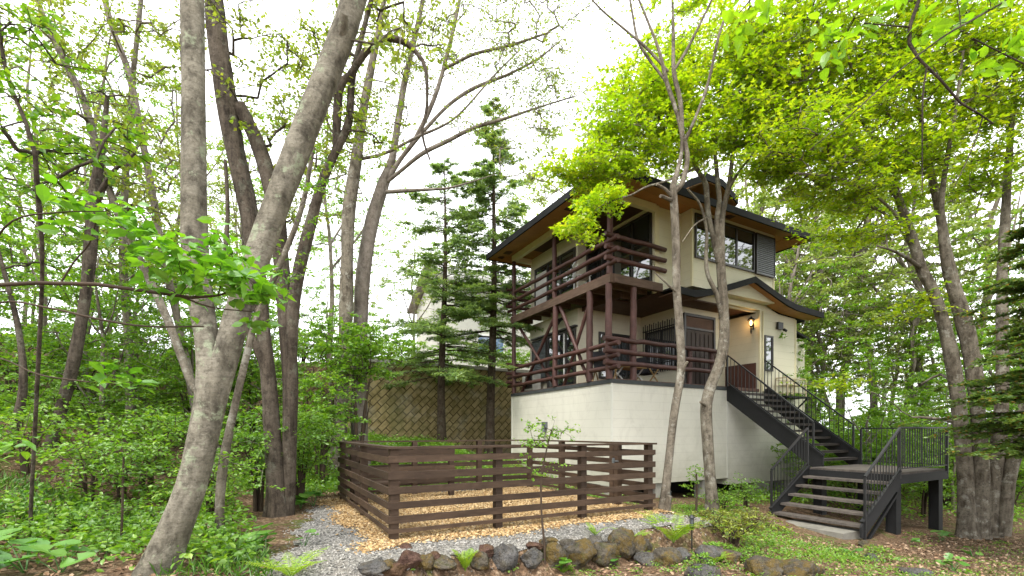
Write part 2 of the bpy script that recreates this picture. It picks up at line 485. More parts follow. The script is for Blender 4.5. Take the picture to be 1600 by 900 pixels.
def m_rock(name, c1, c2, moss):
    n = N(name); v = n.coord(); geo = n.new('NewGeometry')
    a = n.noise(v, 4.0, 8, 0.7); b = n.noise(v, 22, 6, 0.7); d = n.noise(geo.outputs['Position'], 5.0, 7, 0.7); e = n.noise(v, 60, 4, .7)
    c = n.mix(n.val(a, 0.38, 0.62), c1, c2)
    c = n.mix(n.math('MULTIPLY', n.val(b, 0.48, 0.66), 0.75), c, tuple(x * 0.35 for x in c1))
    c = n.mix(n.math('MULTIPLY', n.val(d, 0.46, 0.56), moss), c, (0.15, 0.10, 0.024))
    c = n.mix(n.math('MULTIPLY', n.val(n.noise(geo.outputs['Position'], 9.0, 6, .7), 0.54, 0.62), moss * .5), c, (0.075, 0.085, 0.02))
    c = n.mix(n.math('MULTIPLY', n.val(e, 0.55, 0.7), 0.5), c, tuple(min(1, x * 1.8) for x in c2))
    return n.done(c, 0.95, n.bump(n.math('ADD', a, n.math('ADD', b, e)), 1.0, 0.03), 0.1)
M['rock_grey'] = m_rock('grey_lava_rock', (0.070, 0.068, 0.066), (0.15, 0.145, 0.14), 0.2)
M['rock_moss'] = m_rock('mossy_rock', (0.066, 0.058, 0.045), (0.14, 0.122, 0.095), 0.75)
M['rock_red'] = m_rock('reddish_rock', (0.075, 0.042, 0.033), (0.14, 0.085, 0.066), 0.25)

M['bark_pale'] = m_bark('pale_grey_bark', (0.056, 0.049, 0.037), (0.19, 0.172, 0.132), (0.30, 0.277, 0.22), 0.75, (9, 9, 5), 0.45, (0.30, 0.34, 0.23), 0.45)
M['bark_dark'] = m_bark('dark_ridged_bark', (0.024, 0.019, 0.014), (0.092, 0.073, 0.055), (0.145, 0.12, 0.093), 0.15, (16, 16, 1.6), 0.9)
M['bark_grey'] = m_bark('grey_brown_bark', (0.055, 0.045, 0.033), (0.175, 0.15, 0.115), (0.27, 0.24, 0.19), 0.6, (12, 12, 3), 0.6, (0.36, 0.35, 0.30))
M['bark_fir'] = m_bark('fir_bark', (0.028, 0.020, 0.014), (0.085, 0.060, 0.042), (0.12, 0.094, 0.07), 0.1, (14, 14, 4), 0.7)
M['bark_far'] = m_bark('far_pale_bark', (0.09, 0.073, 0.058), (0.20, 0.17, 0.14), (0.28, 0.245, 0.21), 0.1, (8, 8, 2), 0.4)
M['twig'] = m_plain('brown_twig', (0.060, 0.043, 0.030), 0.85, 0.15, var=0.3)
M['twig_pale'] = m_plain('pale_twig', (0.17, 0.14, 0.11), 0.85, 0.15, var=0.3)
M['log_dead'] = m_bark('fallen_wood', (0.14, 0.085, 0.045), (0.30, 0.20, 0.11), (0.38, 0.28, 0.18), 0.3, (5, 5, 20), 0.6, (0.22, 0.18, 0.05))
# ------------------------------------------------------------------ terrain
def axis(lo, hi, step, far, grow=1.22):
    a = list(np.arange(lo, hi + 1e-6, step))
    s = step
    while a[-1] < far:
        s *= grow; a.append(a[-1] + s)
    s = step
    while a[0] > -far:
        s *= grow; a.insert(0, a[0] - s)
    return np.array(a)
def grid_mesh(name, xs, ys, zf, m):
    X, Y = np.meshgrid(xs, ys)
    V = np.stack([X, Y, zf(X, Y)], -1).reshape(-1, 3)
    nx, ny = len(xs), len(ys)
    i = np.arange(ny - 1)[:, None] * nx; j = np.arange(nx - 1)[None, :]
    Q = np.stack([i + j, i + j + 1, i + nx + j + 1, i + nx + j], -1).reshape(-1, 4)
    return G().add(V, Q, np.full(len(Q), 4), smooth=True).build(name, m)
ground = grid_mesh('ground', axis(-14, 14, 0.14, 320), axis(2.0, 23.0, 0.14, 320), gz, M['floor'])
tag(ground, kind='structure')

def frame_patch(name, m, r0, r1, l0, l1, step, inside, lift):
    """sheet draped over the ground in the fence frame; inside(rf, lf) -> bool"""
    rr = np.arange(r0, r1 + 1e-6, step); ll = np.arange(l0, l1 + 1e-6, step)
    R_, L_ = np.meshgrid(rr, ll)
    X = FL[0] + R_ * RV[0] + L_ * LV[0]; Y = FL[1] + R_ * RV[1] + L_ * LV[1]
    V = np.stack([X, Y, gz(X, Y) + lift], -1).reshape(-1, 3)
    nx, ny = len(rr), len(ll)
    i = np.arange(ny - 1)[:, None] * nx; j = np.arange(nx - 1)[None, :]
    Q = np.stack([i + j, i + j + 1, i + nx + j + 1, i + nx + j], -1).reshape(-1, 4)
    ok = inside(R_.ravel()[Q].mean(1), L_.ravel()[Q].mean(1))
    Q = Q[ok]
    used = np.unique(Q); mp = np.full(len(V), -1); mp[used] = np.arange(len(used))
    o = G().add(V[used], mp[Q], np.full(len(Q), 4), smooth=True).build(name, m)
    return tag(o, kind='structure')
def gravel_in(r, l):
    return (r > -1.12 + .213 * l + .07 * np.sin(l * 4.1) + .05 * np.sin(l * 11)) & (r < 4.32 + 0.1 * np.sin(l * 5)) & (l > -0.93 + 0.05 * np.sin(r * 2.3)) & (l < 4.0 + 0.25 * np.sin(r * 3))
def chip_in(r, l):
    return (r > -0.30 + 0.10 * np.sin(l * 3.1) + 0.06 * np.sin(l * 9)) & (r < 4.55 + 0.08 * np.sin(l * 4)) & \
           (l > -0.30 + 0.08 * np.sin(r * 3.3) + 0.05 * np.sin(r * 8)) & (l < 3.9 + 0.12 * np.sin(r * 2))
frame_patch('gravel', M['gravel'], -2.4, 5.2, -1.1, 4.6, 0.06, gravel_in, 0.012)
frame_patch('wood_chip_bed', M['chipbed'], -0.8, 5.0, -0.7, 4.4, 0.05, chip_in, 0.022)

def scatter_patch(name, m, nn, inside, r0, r1, l0, l1, size, lift, flat, seed, thick, lab, cat):
    g = np.random.default_rng(seed)
    r = g.uniform(r0, r1, nn * 3); l = g.uniform(l0, l1, nn * 3)
    jit = 0.09
    ok = inside(r + g.normal(0, jit, len(r)), l + g.normal(0, jit, len(r)))
    r, l = r[ok][:nn], l[ok][:nn]
    k = len(r)
    X = FL[0] + r * RV[0] + l * LV[0]; Y = FL[1] + r * RV[1] + l * LV[1]
    C = np.stack([X, Y, gz(X, Y) + lift], -1)
    # six-pointed lump: axes a, b, c with random orientation
    yaw = g.uniform(0, 6.28, k); nv = g.normal(0, flat, (k, 3)); nv[:, 2] = 1
    nv /= np.linalg.norm(nv, axis=1)[:, None]
    a = np.stack([np.cos(yaw), np.sin(yaw), np.zeros(k)], -1)
    a -= nv * (a * nv).sum(1)[:, None]; a /= np.linalg.norm(a, axis=1)[:, None]
    b = np.cross(nv, a)
    s = g.uniform(*size, k)[:, None]; w = g.uniform(0.4, 0.75, k)[:, None]
    tt = g.uniform(*thick, k)[:, None]
    V = np.stack([C + a * s - b * s * w * .5, C + a * s * .7 + b * s * w, C - a * s + b * s * w * .6, C - a * s * .8 - b * s * w, C + nv * s * tt, C - nv * s * tt], 1)
    F = np.array([(0,1,4),(1,2,4),(2,3,4),(3,0,4)])
    L_ = (np.arange(k)[:, None, None] * 6 + F[None]).reshape(-1)
    o = G().add(V.reshape(-1, 3), L_, np.full(k * 4, 3), np.repeat(g.uniform(0, 1, k), 4)).build(name, m, attr='rnd')
    return tag(o, lab, cat, kind='stuff')
scatter_patch('wood_chips', M['chips'], 42000, chip_in, -0.9, 5.0, -0.8, 4.2, (0.010, 0.024), 0.028, 0.45, 11, (0.15, 0.35), 'tan wood chips spread inside and round the board fence', 'wood chips')
scatter_patch('pebbles', M['pebbles'], 30000, gravel_in, -2.2, 5.1, -1.1, 4.4, (0.007, 0.019), 0.016, 0.5, 12, (0.4, 0.8), 'small grey gravel pebbles sloping round the outside of the fence', 'gravel')

# ------------------------------------------------------------------ retaining wall, neighbouring house
wall = empty('retaining_wall', H(0, 8.64, 0.0), TH, 'ochre stone retaining wall of diagonally laid blocks behind the two fir trees', 'wall')
g = G(); g.prism([(-5.6, 0, 0.2), (6.5, 0, 0.2), (6.5, 0.10, 3.95), (-5.6, 0.10, 3.95)], (0, 0.55, 0)); g.build('wall_face', M['stonewall'], wall)
g = G()
for k in range(15):
    x = -5.6 + k * 0.77
    g.box((x + 0.005, -0.06 + 0.02 * math.sin(k * 2.1), 3.95), (x + 0.765, 0.7, 4.07 + 0.02 * math.sin(k * 1.3)))
g.build('coping', M['block'], wall)

nb = empty('neighbour_house', H(3.0, 18.5, 3.0), TH, 'pale grey rendered house on the high ground behind the stone wall', 'house')
g = G(); g.box((0, 0, -0.5), (16, 8, 7.9)); g.build('wall', M['house2'], nb)
g = G(); g.prism([(-0.6, -0.7, 7.75), (-0.6, 4.0, 10.2), (-0.6, 8.7, 7.75), (-0.6, 8.7, 7.95), (-0.6, 4.0, 10.42), (-0.6, -0.7, 7.95)], (17.2, 0, 0)); g.build('roof', M['house2roof'], nb)
g = G(); g.prism([(0.0, 0.02, 7.9), (0.0, 4.0, 9.95), (0.0, 7.98, 7.9)], (0.2, 0, 0)); g.build('gable', M['house2'], nb)
def nb_window(x0, x1, z0, z1):
    g = G()
    for a, b in (((x0, -.06, z0), (x0 + .09, .02, z1)), ((x1 - .09, -.06, z0), (x1, .02, z1)), ((x0 + .09, -.06, z1 - .09), (x1 - .09, .02, z1)), ((x0 + .09, -.06, z0), (x1 - .09, .02, z0 + .09)),
                 (((x0 + x1) / 2 - .03, -.05, z0 + .09), ((x0 + x1) / 2 + .03, .02, z1 - .09))): g.box(a, b)
    f = g.build('window', M['white'], nb)
    g = G(); g.box((x0 + .08, -.02, z0 + .08), (x1 - .08, -.004, z1 - .08)); g.build('pane', M['glass_blue'], f)
nb_window(1.55, 3.6, 3.5, 4.75); nb_window(6.05, 6.75, 2.7, 4.2); nb_window(9.3, 10.8, 3.1, 4.6)
g = G(); g.box((4.9, -.14, 4.75), (5.25, 0, 5.15)); g.box((4.97, -.2, 4.65), (5.18, -.02, 4.75)); g.build('vent_hood', M['house2roof'], nb)

# ------------------------------------------------------------------ the house
house = empty('house', HC, TH, 'two-storey cream timber house with log balconies and a low dark roof', 'house')
def hp(name, g, m, parent=None): return g.build(name, M[m], parent or house)
BT = 2.58
g = G(); g.box((0, 0, -0.12), (4.60, 5.42, BT)); hp('base_wall', g, 'base')
g = G(); g.box((4.602, 0.012, -0.32), (8.18, 5.40, BT)); hp('base_wall', g, 'base')
for b in ((-0.02, -0.02), (4.56, -0.012), (-0.02, 5.38)):
    g = G(); g.box((b[0], b[1], -0.11), (b[0] + 0.05, b[1] + 0.05, BT - 0.002)); hp('corner_trim', g, 'trim_base')
g = G(); g.box((-0.03, -0.03, BT), (4.60, 5.45, 2.682)); hp('deck_edge', g, 'band')
g = G()
for k in range(30):
    g.box((0.0, 0.0 + k * 0.18, 2.684), (4.58, 0.168 + k * 0.18, 2.70))
for k in range(7):
    g.box((4.59, 0.0 + k * 0.18, 2.60), (6.19, 0.168 + k * 0.18, 2.70))
hp('deck_floor', g, 'deck')
# foundation blocks and a dark box painting in the crawl-space shade
for (r, w, d, z1) in ((1.62, 0.42, .3, -.122), (3.55, 0.36, .3, -.122), (6.05, 0.75, .35, -.322), (0.0, 0.4, .4, -.122), (7.7, 0.45, .4, -.322)):
    g = G(); g.box((r, 0.06, -1.2), (r + w, 0.06 + d, z1)); hp('foundation_block', g, 'block')
for l in (1.8, 3.4, 4.9):
    g = G(); g.box((0.06, l, -1.0), (0.4, l + .4, -.122)); hp('foundation_block', g, 'block')
g = G(); g.box((0.9, 1.4, -1.2), (8.1, 5.2, -.33)); hp('crawl_shade_box', g, 'dark')
# ground floor walls (plan) and porch
plan = [(.7,5.30),(.7,2.40),(3.35,2.40),(3.35,.70),(5.10,.70),(5.10,1.25),(6.20,1.25),(6.20,.122),(8.18,.122),(8.18,5.30)]
g = G(); g.prism([(r, l, 2.70) for r, l in plan], (0, 0, 2.48)); hp('ground_floor_wall', g, 'cream')
g = G(); g.box((8.182, .50, -.32), (9.62, 4.6, 4.72)); hp('side_wall', g, 'cream')
g = G(); g.prism([(8.184, .38, 5.05), (9.78, .38, 4.66), (9.78, .38, 4.74), (8.184, .38, 5.13)], (0, 4.4, 0)); hp('side_roof', g, 'roof')
fr = [(4.40,5.26),(6.20,5.26),(6.20,BT+.002),(8.18,BT+.002),(8.18,5.19),(7.2,5.24),(6.3,5.47),(5.15,5.81),(4.40,5.56)]
g = G(); g.prism([(r, 0.0, z) for r, z in fr], (0, .12, 0)); hp('front_wall', g, 'cream')
g = G(); g.prism([(4.40, .122, 5.26), (4.40, .698, 5.26), (4.40, .698, 5.55), (4.40, .122, 5.55)], (.1, 0, 0)); hp('porch_side', g, 'cream')
g = G(); g.box((6.165, .124, 2.702), (6.198, 1.245, 3.52)); g.box((6.155, .124, 3.522), (6.198, 1.245, 3.56)); hp('entry_panel', g, 'skirt')
g = G(); g.box((6.17, -.025, 2.60), (6.26, .02, 5.25)); hp('corner_trim', g, 'trim')
g = G(); g.box((8.14, -.025, 2.60), (8.20, .02, 5.15)); hp('corner_trim', g, 'trim')
g = G(); g.box((4.40, -.02, 5.24), (6.168, .14, 5.30)); hp('porch_lintel', g, 'trim')
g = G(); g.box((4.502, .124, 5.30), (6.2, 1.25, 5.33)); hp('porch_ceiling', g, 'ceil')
top = [(1.78,5.24),(2.5,5.21),(3.2,5.36),(4.2,5.69),(5.15,6.02),(6.3,5.68),(6.85,5.53),(7.3,5.455),(8.0,5.41),(8.9,5.38)]
def wing(t0, t1, l0, l1, m, name, sel=None):
    p = [q for q in top if sel is None or sel(q[0])]
    g = G()
    for a, b in zip(p[:-1], p[1:]):
        g.prism([(a[0], l0, a[1] - t1), (b[0], l0, b[1] - t1), (b[0], l0, b[1] - t0), (a[0], l0, a[1] - t0)], (0, l1 - l0, 0))
    hp(name, g, m)
wing(0, .19, -.56, -.50, 'roof', 'porch_fascia')
wing(0, .05, -.499, .096, 'roof', 'porch_roof')
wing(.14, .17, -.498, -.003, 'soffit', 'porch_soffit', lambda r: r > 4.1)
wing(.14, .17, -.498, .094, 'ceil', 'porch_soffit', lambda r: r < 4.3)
g = G(); g.prism([(7.0, .10, 5.40), (8.9, .10, 5.19), (8.9, .10, 5.38), (7.0, .10, 5.60)], (0, 5.2, 0)); hp('side_roof', g, 'roof')
# upper deck, ceiling of the ground floor
g = G(); g.box((-.06, .0, 5.20), (.06, 5.42, 5.42)); g.box((.062, -.06, 5.20), (1.78, .06, 5.42)); g.box((.062, 5.30, 5.20), (.7, 5.42, 5.42)); hp('balcony_beam', g, 'beam')
g = G()
for k in range(30): g.box((-.05, .02 + k * .18, 5.425), (.70 if k > 12 else 1.62, .185 + k * .18, 5.452))
hp('balcony_floor', g, 'deck')
g = G()
for k in range(9): g.box((.065, .45 + k * .58, 5.23), (.70 if k > 3 else 1.70, .53 + k * .58, 5.42))
hp('floor_joist', g, 'beam')
g = G(); g.box((.85, .62, 5.08), (.95, 2.38, 5.225)); hp('ceiling_beam', g, 'ceil')
g = G(); g.prism([(r, l, 5.182) for r, l in ((1.72,.07),(4.38,.07),(4.38,.69),(3.36,.69),(3.36,2.39),(1.0,2.39),(1.0,1.2),(1.72,1.2))], (0, 0, .04)); hp('deck_ceiling', g, 'ceil')
# upper floor
plan2 = [(.7,5.25),(.7,2.40),(1.60,2.40),(1.60,.10),(2.66,.10),(2.66,-.30),(6.45,-.30),(6.45,.10),(7.0,.10),(7.0,5.25)]
g = G(); g.prism([(r, l, 5.43) for r, l in plan2], (0, 0, 2.19)); hp('upper_wall', g, 'cream')
g = G(); g.box((1.63, .11, 5.20), (7.0, .2, 5.428)); hp('upper_wall', g, 'cream')
for b in ((2.64, -.32), (6.42, -.32)):
    g = G(); g.box((b[0], b[1], 5.42), (b[0] + .06, b[1] + .06, 7.6)); hp('corner_trim', g, 'trim')
g = G(); g.box((1.60, .05, 5.46), (1.76, .098, 7.615)); hp('corner_trim', g, 'trim')
g = G(); g.box((-.07, .0, 7.42), (.07, 5.30, 7.615)); hp('eave_beam', g, 'trim')
g = G(); g.box((.072, .0, 7.42), (1.60, .14, 7.615)); hp('eave_beam', g, 'trim')
g = G(); g.box((.072, 5.16, 7.42), (.70, 5.30, 7.615)); hp('eave_beam', g, 'trim')
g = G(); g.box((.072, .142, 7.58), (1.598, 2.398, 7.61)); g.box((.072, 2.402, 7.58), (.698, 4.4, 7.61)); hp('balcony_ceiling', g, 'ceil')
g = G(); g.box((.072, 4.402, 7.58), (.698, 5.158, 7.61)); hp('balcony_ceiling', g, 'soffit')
# main roof
E0, E1, F0, F1 = -.92, 7.58, -.92, 5.66
g = G()
for a, b in (((E0, F0, 7.45), (E1, F0 + .05, 7.64)), ((E0, F1 - .05, 7.45), (E1, F1, 7.64)), ((E0, F0 + .05, 7.45), (E0 + .05, F1 - .05, 7.64)), ((E1 - .05, F0 + .05, 7.45), (E1, F1 - .05, 7.64))): g.box(a, b)
hp('fascia', g, 'roof')
i0, i1, j0, j1 = -.072, 7.05, -.33, 5.302
oz, iz = 7.475, 7.617
o4 = [(E0 + .05, F0 + .05), (E1 - .05, F0 + .05), (E1 - .05, F1 - .05), (E0 + .05, F1 - .05)]
i4 = [(i0, j0), (i1, j0), (i1, j1), (i0, j1)]
g = G()
for k in range(4):
    a, b, c, d = o4[k], o4[(k + 1) % 4], i4[(k + 1) % 4], i4[k]
    g.prism([(*a, oz), (*b, oz), (*c, iz), (*d, iz)], (0, 0, .012))
g.prism([(i0, j0, iz + .014), (i1, j0, iz + .014), (i1, j1, iz + .014), (i0, j1, iz + .014)], (0, 0, .01))
hp('soffit', g, 'soffit')
g = G()
rz = 8.55; ra, rb, rm = 1.8, 4.9, (F0 + F1) / 2
c4 = [(E0, F0, 7.642), (E1, F0, 7.642), (E1, F1, 7.642), (E0, F1, 7.642), (ra, rm, rz), (rb, rm, rz)]
g.polys(c4, [(0, 1, 5, 4), (1, 2, 5), (2, 3, 4, 5), (3, 0, 4), (3, 2, 1, 0)]); hp('roof', g, 'roof')
for r, l, s in ((-.45, 4.9, .13), (-.45, 1.2, .16), (6.9, -.6, .16), (7.25, .3, .13), (-.45, 5.42, .1), (3.9, -.62, .12)):
    zz = oz + (iz - oz) * min(abs(r - (E0 + .05)) / .8 if r < 0 else 1, (l - F0 - .05) / .54 if l < 0 else 1, (E1 - r) / .5 if r > 7.05 else 1)
    g = G(); g.box((r - s, l - s, zz - .022), (r + s, l + s, zz + .004))
    for k in range(4): g.box((r - s * .8, l - s * .7 + k * s * .4, zz - .03), (r + s * .8, l - s * .55 + k * s * .4, zz - .0225))
    hp('soffit_vent', g, 'ceil')
# dormer on the roof
d0, d1, dl = 2.75, 4.35, .25
g = G(); g.prism([(d0 + .25, dl, 7.9), (d1 - .25, dl, 7.9), (d1 - .25, dl, 8.30), ((d0 + d1) / 2 + .3, dl, 8.48), ((d0 + d1) / 2 - .3, dl, 8.48), (d0 + .25, dl, 8.30)], (0, 2.4, 0)); dm = hp('dormer', g, 'trim')
g = G(); g.box((d0 + .45, dl - .03, 8.0), ((d0 + d1) / 2 - .06, dl - .002, 8.26)); g.box(((d0 + d1) / 2 + .06, dl - .03, 8.0), (d1 - .45, dl - .002, 8.26)); hp('dormer_window', g, 'glass', dm)
g = G()
dp = [(d0 - .25, 8.16), (d0 + .45, 8.52), (d1 - .45, 8.52), (d1 + .25, 8.16)]
for a, b in zip(dp[:-1], dp[1:]):
    g.prism([(a[0], dl - .62, a[1]), (b[0], dl - .62, b[1]), (b[0], dl - .62, b[1] + .2), (a[0], dl - .62, a[1] + .2)], (0, 3.4, 0))
hp('dormer_roof', g, 'roof', dm)
g = G()
for a, b in zip(dp[:-1], dp[1:]):
    g.prism([(a[0], dl - .58, a[1] - .03), (b[0], dl - .58, b[1] - .03), (b[0], dl - .58, b[1] - .003), (a[0], dl - .58, a[1] - .003)], (0, .57, 0))
hp('dormer_soffit', g, 'soffit', dm)

# log posts, rails, braces
lg = np.random.default_rng(21)
def logm(name, p, q, rad, parent=None):
    p = np.asarray(p, float); q = np.asarray(q, float)
    n_ = max(4, int(np.linalg.norm(q - p) / .25))
    t = np.linspace(0, 1, n_)[:, None]
    A = p + (q - p) * t + lg.normal(0, .006, (n_, 3))
    rr = rad * (1 + lg.normal(0, .035, n_)) * np.linspace(1.04, .96, n_) * .9
    g = G(); g.tube(A, rr, 12, rough=.012, rg=lg); return hp(name, g, 'log')
for r, l, z0, z1, rad in ((0, 5.26, 2.70, 7.42, .085), (0, 2.63, 2.70, 5.20, .095), (0, 2.66, 5.45, 7.42, .08), (0, .92, 2.70, 5.20, .105), (.0, .12, 2.70, 5.20, .10),
                          (0.02, .10, 5.45, 7.42, .09), (.80, .06, 2.70, 5.20, .10), (3.0, .06, 2.70, 3.75, .075), (3.95, .06, 2.70, 3.75, .075), (4.45, .35, 2.70, 3.75, .07)):
    logm('log_post', (r, l, z0), (r, l, z1), rad)
for z in (3.60, 3.28, 2.98): logm('rail_log', (-.02, -.28, z), (-.02, 5.62, z - .02), .07)
for z in (3.73, 3.41, 3.11): logm('rail_log', (-.26, -.02, z), (4.25, -.02, z), .072)
for z in (3.62, 3.30, 2.98): logm('rail_log', (-.25, 5.36, z + .1), (.69, 5.36, z + .1), .068)
for z in (3.40, 3.02): logm('rail_log', (3.96, .06, z + .25), (4.44, .35, z + .25), .055)
for z in (6.31, 6.01, 5.70): logm('rail_log', (-.02, -.25, z), (-.02, 5.62, z - .01), .068)
for z in (6.41, 6.10, 5.81): logm('rail_log', (-.24, -.02, z), (1.92, -.02, z - .01), .07)
for z in (6.42, 6.12, 5.81): logm('rail_log', (-.25, 5.36, z), (.69, 5.36, z), .066)
logm('brace', (.08, 5.15, 5.18), (.08, 2.75, 2.72), .055); logm('brace', (.19, 2.75, 5.18), (.19, 5.05, 2.72), .06)
logm('brace', (.08, 2.48, 5.18), (.08, 1.05, 2.72), .06); logm('brace', (.20, 1.08, 5.18), (.20, 2.45, 2.72), .06)

# windows and doors: rectangle on the wall plane. kind 'l' = wall facing -r at r=c, kind 'r' = wall facing -l at l=c
def rect(g, kind, c, a0, a1, z0, z1, d0, d1):
    if kind == 'l': g.box((c - d1, a0, z0), (c - d0, a1, z1))
    else: g.box((a0, c - d1, z0), (a1, c - d0, z1))
def window(name, kind, c, a0, a1, z0, z1, mull=(.5,), fw=.06, pane='glass', frame='frame', depth=.05):
    g = G()
    for (p0, p1, q0, q1) in ((a0, a0 + fw, z0, z1), (a1 - fw, a1, z0, z1), (a0 + fw, a1 - fw, z1 - fw, z1), (a0 + fw, a1 - fw, z0, z0 + fw)):
        rect(g, kind, c, p0, p1, q0, q1, .002, depth)
    for k in mull:
        x = a0 + (a1 - a0) * k; rect(g, kind, c, x - fw / 2, x + fw / 2, z0 + fw, z1 - fw, .002, depth - .008)
    f = hp(name, g, frame)
    g = G(); rect(g, kind, c, a0 + fw - .01, a1 - fw + .01, z0 + fw - .01, z1 - fw + .01, .004, .018); hp('pane', g, pane, f)
    return f
def louvre(kind, c, a0, a1, z0, z1, pitch=.055):
    g = G(); fw = .03
    for (p0, p1, q0, q1) in ((a0, a0 + fw, z0, z1), (a1 - fw, a1, z0, z1), (a0 + fw, a1 - fw, z1 - fw, z1), (a0 + fw, a1 - fw, z0, z0 + fw)):
        rect(g, kind, c, p0, p1, q0, q1, .002, .085)
    s = hp('shutter', g, 'frame')
    g = G(); rect(g, kind, c, a0 + fw, a1 - fw, z0 + fw, z1 - fw, .004, .03)
    for k in range(int((z1 - z0 - 2 * fw) / pitch)):
        z = z0 + fw + .006 + k * pitch; rect(g, kind, c, a0 + fw, a1 - fw, z, z + pitch * .62, .0305, .072)
    hp('slats', g, 'shutter', s)
w = window('window', 'l', .70, 2.48, 4.10, 2.74, 4.58, (.33, .66), .07)
g = G(); rect(g, 'l', .70, 3.02, 3.14, 2.83, 4.5, .022, .036); rect(g, 'l', .70, 3.48, 3.60, 2.83, 4.5, .022, .036); hp('curtain', g, 'curtain', w)
g = G(); g.box((.58, 2.40, 4.60), (.698, 5.08, 4.65)); hp('window_hood', g, 'frame')
louvre('l', .70, 4.12, 5.05, 3.0, 4.56)
window('window', 'r', 2.40, 1.52, 3.05, 3.02, 4.52, (.22, .5, .78), .06)
# grille window on the wall that runs towards the viewer
window('window', 'l', 3.35, .78, 2.12, 3.30, 4.60, (.5,), .05)
g = G()
for k in range(15):
    y = .80 + k * .094; g.beam((3.18, y, 3.22), (3.18, y, 4.80 - .0 + (.04 if k % 2 else 0)), .022, .022, (1, 0, 0))
for z in (3.30, 3.55, 4.60): g.box((3.168, .78, z), (3.192, 2.14, z + .03))
for y in (.80, 2.1): g.box((3.19, y, 4.6), (3.348, y + .02, 4.63)); g.box((3.19, y, 3.3), (3.348, y + .02, 3.33))
hp('window_grille', g, 'black')
# front door with transom
g = G()
for a, b in (((3.42, .62, 2.70), (3.50, .698, 4.98)), ((4.78, .62, 2.70), (4.86, .698, 4.98)), ((3.50, .62, 4.90), (4.78, .698, 4.98)), ((3.50, .63, 4.50), (4.78, .698, 4.56))): g.box(a, b)
df = hp('door_frame', g, 'frame')
g = G(); g.box((3.51, .65, 4.57), (4.77, .69, 4.89)); hp('transom', g, 'ceil', df)
g = G(); g.box((3.51, .655, 2.705), (4.77, .697, 4.49))
for k in range(6): g.box((3.56 + k * .2, .64, 2.8), (3.70 + k * .2, .6545, 4.4))
dr = hp('front_door', g, 'door')
g = G(); g.box((3.55, .60, 3.6), (3.58, .64, 3.95)); hp('handle', g, 'black', dr)
# upper windows
w = window('window', 'l', .70, 2.50, 4.92, 5.47, 7.12, (.34, .66), .07)
g = G(); rect(g, 'l', .70, 4.1, 4.85, 5.55, 6.9, .019, .03); hp('curtain', g, 'curtain', w)
window('window', 'r', 2.40, 1.02, 1.58, 5.47, 7.35, (), .05)
window('window', 'l', 1.60, .16, 2.30, 5.47, 7.50, (.36,), .06)
g = G(); g.box((1.50, .16, 7.505), (1.598, 2.3, 7.578)); hp('window_head', g, 'trim')
window('window', 'r', -.30, 2.76, 5.44, 6.24, 7.50, (.36, .68), .06)
louvre('r', -.30, 5.47, 6.42, 6.22, 7.48, .06)
window('window', 'r', 0.0, 6.42, 6.86, 3.30, 4.46, (), .05)
# lights on the wall
def wall_lantern(r, l, z):
    g = G(); g.beam((r, l, z - .02), (r - .12, l, z - .02), .03, .03); g.tube([(r - .12, l, z - .28), (r - .12, l, z - .2), (r - .12, l, z - .05), (r - .12, l, z)], [.008, .03, .016, .06], 10)
    g.tube([(r - .004, l, z - .12), (r - .004, l, z + .08)], .03, 8)
    for k in range(6):
        a = k * math.pi / 3; g.beam((r - .12 + .062 * math.cos(a), l + .062 * math.sin(a), z), (r - .12 + .085 * math.cos(a), l + .085 * math.sin(a), z + .17), .01, .01, (0.3, 0.4, .1))
    g.tube([(r - .12, l, z + .17), (r - .12, l, z + .19), (r - .12, l, z + .26), (r - .12, l, z + .29), (r - .12, l, z + .34)], [.12, .115, .05, .02, .006], 10)
    f = hp('wall_lantern', g, 'black')
    g = G(); g.tube([(r - .12, l, z + .01), (r - .12, l, z + .06), (r - .12, l, z + .13), (r - .12, l, z + .165)], [.02, .042, .042, .015], 10); hp('bulb', g, 'glow', f)
    ld = bpy.data.lights.new('lantern_light', 'POINT'); ld.energy = 2.2; ld.color = (1, .55, .2); ld.shadow_soft_size = .05
    lo = bpy.data.objects.new('lantern_light', ld); col.objects.link(lo); lo.parent = f; lo.location = (r - .22, l, z + .08)
wall_lantern(6.198, .22, 4.78)
g = G(); g.box((7.05, -.10, 4.72), (7.32, -.03, 4.95)); g.beam((7.18, -.03, 4.8), (7.18, 0, 4.8), .05, .05); g.tube([(7.32, -.12, 4.72), (7.42, -.14, 4.68)], .045, 8); hp('flood_light', g, 'black')
g = G()
for y in (3.22, 3.45): g.tube([(.69, y, 5.0), (.60, y, 4.96), (.50, y, 4.88), (.46, y, 4.85)], [.03, .05, .085, .085], 10)
g.box((.66, 3.2, 4.98), (.70, 3.47, 5.06)); hp('flood_light', g, 'black')
g = G(); g.box((-.1, 3.05, 1.42), (0, 3.25, 1.62)); g.tube([(-.08, 3.15, 1.40), (-.1, 3.15, 1.30)], .06, 8); hp('meter_box', g, 'shutter')
g = G(); g.tube([(6.31, -.04, 2.62), (6.31, -.04, 5.22)], .03, 8); hp('down_pipe', g, 'trim')
